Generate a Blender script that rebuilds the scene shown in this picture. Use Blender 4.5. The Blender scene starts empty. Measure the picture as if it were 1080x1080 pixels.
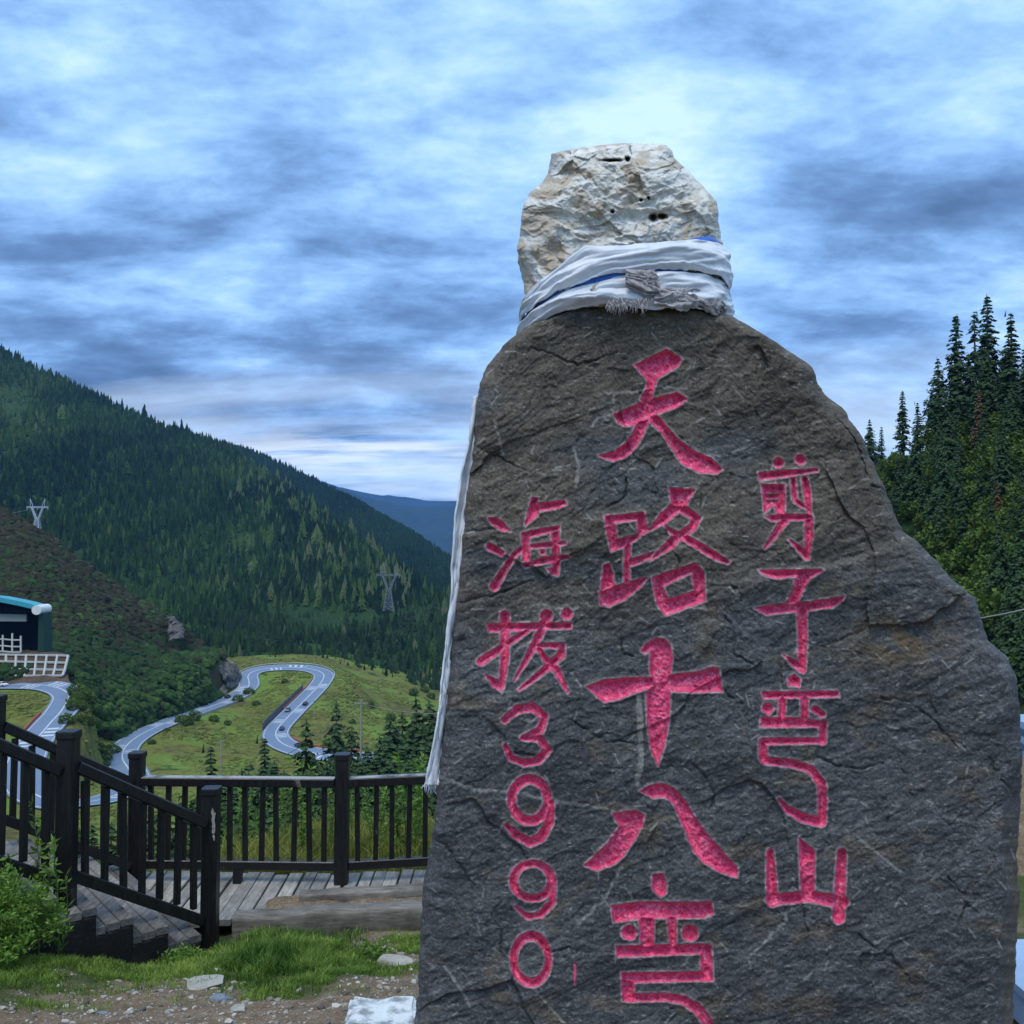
import bpy, math, random
import numpy as np
from mathutils import Vector, noise as mnoise

random.seed(7); RNG = np.random.default_rng(11)
SC = bpy.context.scene
COL = SC.collection
R = math.radians

# ------------------------------------------------------------------ camera
EYE = np.array([0.0, 0.0, 1.7]); FPX = 1026.0; PITCH = math.atan(35/1026.0)
cam_d = bpy.data.cameras.new('camera'); cam = bpy.data.objects.new('camera', cam_d); COL.objects.link(cam)
cam.location = EYE; cam.rotation_euler = (math.pi/2 + PITCH, 0, 0)
cam_d.sensor_width = 36; cam_d.lens = 36*FPX/1080; cam_d.clip_start = 0.05; cam_d.clip_end = 60000
SC.camera = cam

# ------------------------------------------------------------------ sky and light
SUN_EL, SUN_AZ = 62, 205      # azimuth clockwise from +Y
W = bpy.data.worlds.new('World'); SC.world = W; W.use_nodes = True
wt = W.node_tree; wt.nodes.clear()
def wn(t, **k):
    n = wt.nodes.new(t)
    for a, b in k.items(): setattr(n, a, b)
    return n
wl = wt.links.new
def wmath(op, a, b=None):
    n = wn('ShaderNodeMath', operation=op)
    for i, v in enumerate((a, b)):
        if v is None: continue
        if isinstance(v, (int, float)): n.inputs[i].default_value = v
        else: wl(v, n.inputs[i])
    return n.outputs[0]
tc = wn('ShaderNodeTexCoord'); sp = wn('ShaderNodeSeparateXYZ'); wl(tc.outputs['Generated'], sp.inputs[0])
zc = wmath('MAXIMUM', sp.outputs[2], 0.0)
zz = wmath('ADD', zc, 0.22)
cu = wmath('DIVIDE', sp.outputs[0], zz); cv = wmath('DIVIDE', sp.outputs[1], zz)
cb = wn('ShaderNodeCombineXYZ'); wl(cu, cb.inputs[0]); wl(cv, cb.inputs[1])
def wnoise(scale, detail, rough, dist, off, sx=1.0, sy=1.0):
    mp = wn('ShaderNodeMapping'); wl(cb.outputs[0], mp.inputs[0])
    mp.inputs['Location'].default_value = off; mp.inputs['Scale'].default_value = (sx, sy, 1); mp.inputs['Rotation'].default_value = (0, 0, R(-8))
    n = wn('ShaderNodeTexNoise'); wl(mp.outputs[0], n.inputs['Vector'])
    n.inputs['Scale'].default_value = scale; n.inputs['Detail'].default_value = detail
    n.inputs['Roughness'].default_value = rough; n.inputs['Distortion'].default_value = dist
    return n.outputs[0]
n1 = wnoise(1.0, 3, 0.5, 0.4, (3.1, 0.6, 0), 0.85, 1.15)
n2 = wnoise(2.9, 12, 0.61, 0.10, (1.0, 7.3, 2), 0.85, 1.22)
n3 = wnoise(8.0, 6, 0.6, 0.2, (9.0, 2.3, 4), 0.9, 1.1)
m1 = wmath('MULTIPLY', n1, 0.55); m2 = wmath('MULTIPLY', n2, 0.78); m3 = wmath('MULTIPLY', n3, 0.20)
dens = wmath('ADD', wmath('ADD', m1, m2), m3)
# overhead and towards the right the deck is thinner and lets more light through
lift = wmath('MULTIPLY', wmath('ADD', wmath('MULTIPLY', zc, 0.9), wmath('MULTIPLY', sp.outputs[0], 0.28)), 0.20)
dens = wmath('ADD', dens, lift)
ramp = wn('ShaderNodeValToRGB'); wl(dens, ramp.inputs[0])
el = ramp.color_ramp.elements
el[0].position = 0.60; el[0].color = (0.072, 0.140, 0.275, 1)
el[1].position = 1.03; el[1].color = (0.54, 0.76, 0.95, 1)
for p, c in ((0.715, (0.122, 0.235, 0.455, 1)), (0.805, (0.205, 0.385, 0.70, 1)), (0.895, (0.335, 0.565, 0.885, 1))):
    e = el.new(p); e.color = c
# thin bright bands low over the valley
n4 = wnoise(1.1, 6, 0.55, 0.3, (0.4, 3.9, 1), 0.45, 1.5)
low = wn('ShaderNodeMapRange'); wl(zc, low.inputs[0]); low.inputs[1].default_value = 0.20; low.inputs[2].default_value = 0.03
bandm = wn('ShaderNodeMapRange'); wl(n4, bandm.inputs[0]); bandm.inputs[1].default_value = 0.44; bandm.inputs[2].default_value = 0.60
bm_ = wmath('MULTIPLY', low.outputs[0], bandm.outputs[0])
mixb = wn('ShaderNodeMixRGB'); wl(bm_, mixb.inputs[0]); wl(ramp.outputs[0], mixb.inputs[1]); mixb.inputs[2].default_value = (0.74, 0.88, 1.0, 1)
# the gap in the cloud low over the far ranges
def wgauss(v, c, w): d = wmath('DIVIDE', wmath('SUBTRACT', v, c), w); return wmath('POWER', 2.718, wmath('MULTIPLY', wmath('MULTIPLY', d, d), -1.0))
azr = wmath('DIVIDE', sp.outputs[0], wmath('MAXIMUM', sp.outputs[1], 0.05))
n5 = wnoise(2.6, 6, 0.6, 0.2, (5.4, 1.9, 6), 0.5, 2.4)
gapn = wn('ShaderNodeMapRange'); wl(n5, gapn.inputs[0]); gapn.inputs[1].default_value = 0.42; gapn.inputs[2].default_value = 0.58
gapf = wmath('MULTIPLY', wmath('MULTIPLY', wgauss(azr, -0.14, 0.20), wgauss(sp.outputs[2], 0.088, 0.024)), gapn.outputs[0])
mixg = wn('ShaderNodeMixRGB'); wl(gapf, mixg.inputs[0]); wl(mixb.outputs[0], mixg.inputs[1]); mixg.inputs[2].default_value = (0.86, 0.92, 0.93, 1)
mixb = mixg
sky = wn('ShaderNodeTexSky'); sky.sky_type = 'NISHITA'; sky.sun_disc = False
sky.sun_elevation = R(SUN_EL); sky.sun_rotation = R(SUN_AZ); sky.altitude = 3990
bg1 = wn('ShaderNodeBackground'); wl(sky.outputs[0], bg1.inputs[0]); bg1.inputs[1].default_value = 0.08
bg2 = wn('ShaderNodeBackground'); wl(mixb.outputs[0], bg2.inputs[0]); bg2.inputs[1].default_value = 1.0
mxs = wn('ShaderNodeMixShader'); mxs.inputs[0].default_value = 0.92; wl(bg1.outputs[0], mxs.inputs[1]); wl(bg2.outputs[0], mxs.inputs[2])
wo = wn('ShaderNodeOutputWorld'); wl(mxs.outputs[0], wo.inputs[0])

sun_d = bpy.data.lights.new('sun', 'SUN'); sun = bpy.data.objects.new('sun', sun_d); COL.objects.link(sun)
sun_d.energy = 1.5; sun_d.angle = R(24); sun_d.color = (1.0, 0.94, 0.84)
az = R(SUN_AZ); elv = R(SUN_EL)
sdir = Vector((math.sin(az)*math.cos(elv), math.cos(az)*math.cos(elv), math.sin(elv)))
sun.rotation_euler = sdir.to_track_quat('Z', 'Y').to_euler(); sun.location = (0, -20, 40)
vs = SC.view_settings; vs.view_transform = 'Standard'; vs.look = 'None'; vs.gamma = 1; vs.use_curve_mapping = False; vs.exposure = 0.52
SC.cycles.use_denoising = True; SC.cycles.max_bounces = 6; SC.cycles.diffuse_bounces = 3; SC.cycles.glossy_bounces = 2
SC.cycles.transparent_max_bounces = 8

# ------------------------------------------------------------------ helpers
CP, SP_ = math.cos(PITCH), math.sin(PITCH)
def P(px, py, Y):
    """the point at forward distance Y that the photograph shows at pixel (px, py)"""
    px = np.asarray(px, float); py = np.asarray(py, float); Y = np.asarray(Y, float)
    a = (px-540)/FPX; b = (540-py)/FPX
    dx = a; dy = CP - b*SP_; dz = SP_ + b*CP
    t = Y/dy
    return np.stack(np.broadcast_arrays(dx*t, Y, EYE[2]+dz*t), -1)
def PX(p):
    p = np.asarray(p, float) - EYE
    d = p[..., 1]*CP + p[..., 2]*SP_; u = -p[..., 1]*SP_ + p[..., 2]*CP
    return 540+FPX*p[..., 0]/d, 540-FPX*u/d

def hash2(ix, iy, s):
    h = (ix.astype(np.int64)*374761393 + iy.astype(np.int64)*668265263 + s*1274126177) & 0x7fffffff
    h = ((h ^ (h >> 13))*1274126177) & 0x7fffffff
    return (h ^ (h >> 16)) & 0xffff
def noise2(x, y, s=0):
    x = np.asarray(x, float); y = np.asarray(y, float)
    ix = np.floor(x); iy = np.floor(y); fx = x-ix; fy = y-iy
    u = fx*fx*fx*(fx*(fx*6-15)+10); v = fy*fy*fy*(fy*(fy*6-15)+10)
    def g(dx, dy):
        a = hash2(ix+dx, iy+dy, s)*(2*math.pi/65536)
        return np.cos(a)*(fx-dx)+np.sin(a)*(fy-dy)
    n00, n10, n01, n11 = g(0, 0), g(1, 0), g(0, 1), g(1, 1)
    return 1.4*((n00*(1-u)+n10*u)*(1-v)+(n01*(1-u)+n11*u)*v)
def fbm(x, y, s=0, o=4, g=0.5, lac=2.03):
    r = 0; a = 1; f = 1
    for k in range(o):
        r = r+a*noise2(np.asarray(x)*f+17.3*k, np.asarray(y)*f-9.1*k, s+k); a *= g; f *= lac
    return r
def ridged(x, y, s=0, o=4, g=0.5):
    r = 0; a = 1; f = 1; t = 0
    for k in range(o):
        r = r+a*(1-np.abs(noise2(x*f+5.7*k, y*f+3.1*k, s+k))*2); t += a; a *= g; f *= 2.07
    return r/t
def sstep(a, b, x):
    t = np.clip((np.asarray(x, float)-a)/(b-a), 0, 1); return t*t*(3-2*t)

def mesh_np(name, V, F, mat=None, parent=None, attrs=None, smooth=True, mat_idx=None, uv=None):
    """link one mesh object; F is (n,3) or (n,4) or a list of such arrays"""
    V = np.asarray(V, np.float32); Fs = F if isinstance(F, list) else [F]
    Fs = [np.asarray(f, np.int32) for f in Fs if len(f)]
    me = bpy.data.meshes.new(name)
    me.vertices.add(len(V)); me.vertices.foreach_set('co', V.ravel())
    li = np.concatenate([f.ravel() for f in Fs]); tot = np.concatenate([np.full(len(f), f.shape[1], np.int32) for f in Fs])
    st = np.concatenate([[0], np.cumsum(tot)[:-1]]).astype(np.int32)
    me.loops.add(len(li)); me.loops.foreach_set('vertex_index', li)
    me.polygons.add(len(tot)); me.polygons.foreach_set('loop_start', st); me.polygons.foreach_set('loop_total', tot)
    me.polygons.foreach_set('use_smooth', np.full(len(tot), bool(smooth)))
    for k, v in (attrs or {}).items():
        a = me.attributes.new(k, 'FLOAT', 'POINT'); a.data.foreach_set('value', np.asarray(v, np.float32))
    if uv is not None:
        l = me.uv_layers.new(name='UVMap'); l.data.foreach_set('uv', np.asarray(uv, np.float32)[li].ravel())
    for m in (mat if isinstance(mat, (list, tuple)) else [mat]):
        if m: me.materials.append(m)
    if mat_idx is not None: me.polygons.foreach_set('material_index', np.asarray(mat_idx, np.int32))
    me.update(calc_edges=True); me.validate(clean_customdata=False)
    o = bpy.data.objects.new(name, me); COL.objects.link(o)
    if parent: o.parent = parent
    return o
class MB:
    def __init__(s): s.v = []; s.q = []; s.t = []; s.a = []; s.n = 0
    def add(s, V, F, a=0.0):
        V = np.asarray(V, float); F = np.asarray(F, int)
        (s.q if F.shape[1] == 4 else s.t).append(F+s.n)
        s.v.append(V); s.a.append(np.full(len(V), a) if np.isscalar(a) else np.asarray(a)); s.n += len(V)
    def beam(s, p0, p1, w, h, up=(0, 0, 1), c=None, a=0.0):
        """chamfered bar from p0 to p1, w wide and h high"""
        p0 = np.asarray(p0, float); p1 = np.asarray(p1, float); d = p1-p0; d /= np.linalg.norm(d)
        up = np.asarray(up, float)
        if abs(d@up) > .98: up = np.array([0, 1., 0])
        sd = np.cross(d, up); sd /= np.linalg.norm(sd); u = np.cross(sd, d)
        c = min(w, h)*.12 if c is None else c; x, y = w/2, h/2
        pr = [(x-c, -y), (x, -y+c), (x, y-c), (x-c, y), (-x+c, y), (-x, y-c), (-x, -y+c), (-x+c, -y)]
        rings = []
        for p, k in ((p0, 1-c*.0), (p0, 1), (p1, 1)):
            rings.append([p+sd*i+u*j for i, j in pr])
        e0 = [p0+(sd*i+u*j)*.97-d*c*.5 for i, j in pr]; e1 = [p1+(sd*i+u*j)*.97+d*c*.5 for i, j in pr]
        V = np.array(e0+rings[1]+rings[2]+e1+[p0-d*c*.5, p1+d*c*.5]); F = []; T = []
        for r in range(3):
            for i in range(8):
                j = (i+1) % 8; F.append((r*8+i, r*8+j, r*8+8+j, r*8+8+i))
        for i in range(8):
            j = (i+1) % 8; T.append((j, i, 32)); T.append((24+i, 24+j, 33))
        n = s.n; s.add(V, F, a); s.t.append(np.array(T)+n)
    def tube(s, pts, rad, n=6, a=0.0, cap=True):
        pts = np.asarray(pts, float); m = len(pts)
        rad = np.broadcast_to(np.asarray(rad, float), (m,))
        T = np.gradient(pts, axis=0); T /= np.linalg.norm(T, axis=1)[:, None]+1e-12
        ref = np.array([0, 0, 1.]) if abs(T[:, 2]).mean() < .8 else np.array([1., 0, 0])
        A = np.cross(T, ref); A /= np.linalg.norm(A, axis=1)[:, None]+1e-12; B = np.cross(T, A)
        th = np.arange(n)*2*math.pi/n
        V = pts[:, None]+rad[:, None, None]*(A[:, None]*np.cos(th)[None, :, None]+B[:, None]*np.sin(th)[None, :, None])
        F = [(r*n+i, r*n+(i+1) % n, (r+1)*n+(i+1) % n, (r+1)*n+i) for r in range(m-1) for i in range(n)]
        n0 = s.n; s.add(V.reshape(-1, 3), F, a)
        if cap:
            s.add(np.array([pts[0], pts[-1]]), np.zeros((0, 3), int), a)
            s.t.append(np.array([(n0+(i+1) % n, n0+i, s.n-2) for i in range(n)]+[(n0+(m-1)*n+i, n0+(m-1)*n+(i+1) % n, s.n-1) for i in range(n)]))
    def build(s, name, mat, parent=None, smooth=False, attr='tint'):
        F = [np.concatenate(x) for x in (s.q, s.t) if x]
        return mesh_np(name, np.concatenate(s.v), F, mat, parent, {attr: np.concatenate(s.a)}, smooth)
def tag(o, label=None, cat=None, group=None, kind=None):
    for k, v in (('label', label), ('category', cat), ('group', group), ('kind', kind)):
        if v: o[k] = v
    return o
def empty(name, loc, label=None, cat=None, group=None, rz=0):
    o = bpy.data.objects.new(name, None); COL.objects.link(o); o.location = tuple(float(c) for c in loc); o.rotation_euler = (0, 0, rz)
    o.empty_display_size = .1
    return tag(o, label, cat, group)
def copy_tree(o, parent=None):
    c = o.copy(); COL.objects.link(c)
    if parent: c.parent = parent
    for ch in [x for x in bpy.data.objects if x.parent == o]: copy_tree(ch, c)
    return c

# ------------------------------------------------------------------ materials
class M:
    """small node-graph writer"""
    def __init__(s, name, rough=.8, spec=.3):
        s.m = bpy.data.materials.new(name); s.m.use_nodes = True; s.t = s.m.node_tree
        s.b = s.t.nodes['Principled BSDF']; s.b.inputs['Roughness'].default_value = rough; s.b.inputs['Specular IOR Level'].default_value = spec
        s._c = None
    def n(s, t, **k):
        x = s.t.nodes.new(t)
        for a, b in k.items(): setattr(x, a, b)
        return x
    def set(s, sock, v):
        if isinstance(v, bpy.types.NodeSocket): s.t.links.new(v, sock)
        elif isinstance(v, (tuple, list)) and len(v) == 3 and sock.type == 'RGBA': sock.default_value = (*v, 1)
        else: sock.default_value = v
    def coord(s, kind='Object'):
        if s._c is None: s._c = s.n('ShaderNodeTexCoord')
        return s._c.outputs[kind]
    def mapping(s, scale=(1, 1, 1), rot=(0, 0, 0), vec=None):
        x = s.n('ShaderNodeMapping'); s.set(x.inputs[0], vec or s.coord()); x.inputs['Scale'].default_value = scale; x.inputs['Rotation'].default_value = rot
        return x.outputs[0]
    def noise(s, scale, detail=4, rough=.55, vec=None, dist=0):
        x = s.n('ShaderNodeTexNoise'); s.set(x.inputs['Vector'], vec or s.coord()); x.inputs['Scale'].default_value = scale
        x.inputs['Detail'].default_value = detail; x.inputs['Roughness'].default_value = rough; x.inputs['Distortion'].default_value = dist
        return x.outputs[0]
    def vor(s, scale, vec=None, feat='F1', out='Distance'):
        x = s.n('ShaderNodeTexVoronoi', feature=feat); s.set(x.inputs['Vector'], vec or s.coord()); x.inputs['Scale'].default_value = scale
        return x.outputs[out]
    def attr(s, name):
        x = s.n('ShaderNodeAttribute', attribute_name=name); return x.outputs['Fac']
    def rng(s, v, a, b, c=0., d=1.):
        x = s.n('ShaderNodeMapRange'); s.set(x.inputs[0], v)
        for i, q in enumerate((a, b, c, d)): x.inputs[1+i].default_value = q
        return x.outputs[0]
    def math(s, op, a, b=0.):
        x = s.n('ShaderNodeMath', operation=op); s.set(x.inputs[0], a); s.set(x.inputs[1], b); return x.outputs[0]
    def mix(s, f, a, b, mode='MIX'):
        x = s.n('ShaderNodeMixRGB', blend_type=mode); s.set(x.inputs[0], f); s.set(x.inputs[1], a); s.set(x.inputs[2], b); return x.outputs[0]
    def ramp(s, v, stops):
        x = s.n('ShaderNodeValToRGB'); s.set(x.inputs[0], v); e = x.color_ramp.elements
        e[0].position, e[0].color = stops[0][0], (*stops[0][1], 1); e[1].position, e[1].color = stops[-1][0], (*stops[-1][1], 1)
        for p, c in stops[1:-1]: q = e.new(p); q.color = (*c, 1)
        return x.outputs[0]
    def color(s, v): s.set(s.b.inputs['Base Color'], v); return s
    def rough(s, v): s.set(s.b.inputs['Roughness'], v); return s
    def bump(s, h, strength=.3, dist=.01):
        x = s.n('ShaderNodeBump'); s.set(x.inputs['Height'], h); x.inputs['Strength'].default_value = strength; x.inputs['Distance'].default_value = dist
        s.t.links.new(x.outputs[0], s.b.inputs['Normal']); return s
def plain(name, col, rough=.7, spec=.3, var=.25, scale=6., metal=0.):
    """one colour with gentle wear"""
    m = M(name, rough, spec); f = m.noise(scale, 5, .6); g = m.noise(scale*7, 3, .6)
    f = m.math('ADD', m.math('MULTIPLY', f, .6), m.math('MULTIPLY', g, .4))
    m.color(m.mix(m.rng(f, .3, .7), tuple(c*(1-var) for c in col), tuple(min(1, c*(1+var)) for c in col)))
    m.b.inputs['Metallic'].default_value = metal
    m.bump(g, .15, .01); return m.m
# ------------------------------------------------------------------ near ground
def ground_z(X, Y, detail=True):
    X = np.asarray(X, float); Y = np.asarray(Y, float)
    z = np.interp(Y, [-30, 3, 3.4, 4.2, 5.2, 5.8, 6.4, 7.4, 8.5, 10, 12, 14, 16, 20, 30], [.3, 0, -.03, -.2, -.45, -.6, -.74, -.82, -.97, -1.28, -1.8, -2.7, -4.2, -7.6, -17])
    z = z - sstep(2.2, 3.4, -X)*np.clip(Y-6.6, 0, 30)*.33
    z = z + sstep(1.6, 2.6, -X)*(1-sstep(4.4, 5.0, Y))*.08 - .10*sstep(1.45, 1.8, -X)*sstep(4.9, 5.3, Y)*(1-sstep(6.2, 6.6, Y))
    z = z - .0*X
    if detail: z = z + .05*fbm(X*.7, Y*.7, 3, 3) + .014*fbm(X*4, Y*4, 5, 3)*(1-sstep(7, 12, Y))
    return z

def stone_mask(X, Y):
    """1 where bare trodden soil shows, 0 where grass grows"""
    px, py = PX(np.stack([X, Y, ground_z(X, Y, False)], -1))
    n = fbm(X*1.1, Y*1.1, 41, 4)
    m = sstep(1020, 1064, py + 44*n + 22*sstep(230, 330, px)*0 - 30*np.exp(-((px-320)/75)**2)*(py < 1062))
    m = np.maximum(m, .95*sstep(-.05, .3, fbm(X*1.7+3, Y*1.7, 44, 3))*sstep(335, 400, px)*sstep(960, 985, py)); m = np.maximum(m, .8*sstep(.25, .55, fbm(X*2.6+9, Y*2.6, 46, 3))*sstep(975, 1000, py))
    return np.clip(m, 0, 1)

def heightgrid(name, xs, ys, zf, mat, attrs=None):
    Xg, Yg = np.meshgrid(xs, ys); Z = zf(Xg, Yg); V = np.stack([Xg, Yg, Z], -1).reshape(-1, 3)
    nx, ny = len(xs), len(ys); i = np.arange(ny-1)[:, None]*nx+np.arange(nx-1)[None]
    F = np.stack([i, i+1, i+nx+1, i+nx], -1).reshape(-1, 4)
    at = {k: f(Xg, Yg).ravel() for k, f in (attrs or {}).items()}
    return mesh_np(name, V, F, mat, None, at)

m = M('soil', .95, .15)
bare = m.attr('bare'); ng = m.noise(14, 6, .62); nf = m.noise(90, 4, .65); v = m.vor(70); vc = m.vor(70, out='Color')
dirt = m.ramp(m.math('ADD', m.math('MULTIPLY', ng, .6), m.math('MULTIPLY', nf, .4)), [(.3, (.075, .049, .031)), (.5, (.185, .128, .083)), (.72, (.31, .245, .175))])
sepc = m.n('ShaderNodeSeparateColor'); m.set(sepc.inputs[0], vc)
dirt = m.mix(m.math('MULTIPLY', m.rng(v, .34, .22), m.rng(sepc.outputs[0], .45, .55)), dirt, m.ramp(sepc.outputs[1], [(0, (.16, .14, .125)), (1, (.45, .43, .40))]))
sod = m.ramp(ng, [(.3, (.035, .05, .015)), (.7, (.09, .10, .035))])
m.color(m.mix(bare, sod, dirt)); m.bump(m.math('ADD', nf, m.math('MULTIPLY', m.rng(v, .35, .1), .8)), .6, .012)
SOIL = m.m
xs = np.concatenate([np.linspace(-30, -6, 25)[:-1], np.linspace(-6, 4, 251)[:-1], np.linspace(4, 30, 30)])
ys = np.concatenate([np.linspace(-12, 2.6, 20)[:-1], np.linspace(2.6, 9, 190)[:-1], np.linspace(9, 22, 50)])
tag(heightgrid('ground', xs, ys, lambda X, Y: ground_z(X, Y), SOIL, {'bare': stone_mask}), kind='structure')

# ------------------------------------------------------------------ the engraved boulder
PXM = 3.0/FPX     # metres per photograph pixel on the boulder's face
def poly_sdf(x, y, pts):
    pts = np.asarray(pts, float); d = np.full(x.shape, 1e9); ins = np.zeros(x.shape, bool)
    for i in range(len(pts)):
        a = pts[i]; b = pts[i-1]; e = b-a; wx = x-a[0]; wy = y-a[1]
        t = np.clip((wx*e[0]+wy*e[1])/(e@e+1e-9), 0, 1)
        d = np.minimum(d, (wx-e[0]*t)**2+(wy-e[1]*t)**2)
        c1 = y >= a[1]; c2 = y < b[1]; c3 = e[0]*wy > e[1]*wx
        ins ^= (c1 & c2 & c3) | (~c1 & ~c2 & ~c3)
    return np.where(ins, -1, 1)*np.sqrt(d)
def line_sdf(x, y, pts, ws):
    d = np.full(x.shape, 1e9); pts = np.asarray(pts, float)
    for i in range(len(pts)-1):
        a, b = pts[i], pts[i+1]; e = b-a; t = np.clip(((x-a[0])*e[0]+(y-a[1])*e[1])/(e@e+1e-9), 0, 1)
        d = np.minimum(d, np.hypot(x-a[0]-e[0]*t, y-a[1]-e[1]*t)-(ws[i]+(ws[i+1]-ws[i])*t)/2)
    return d
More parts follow.
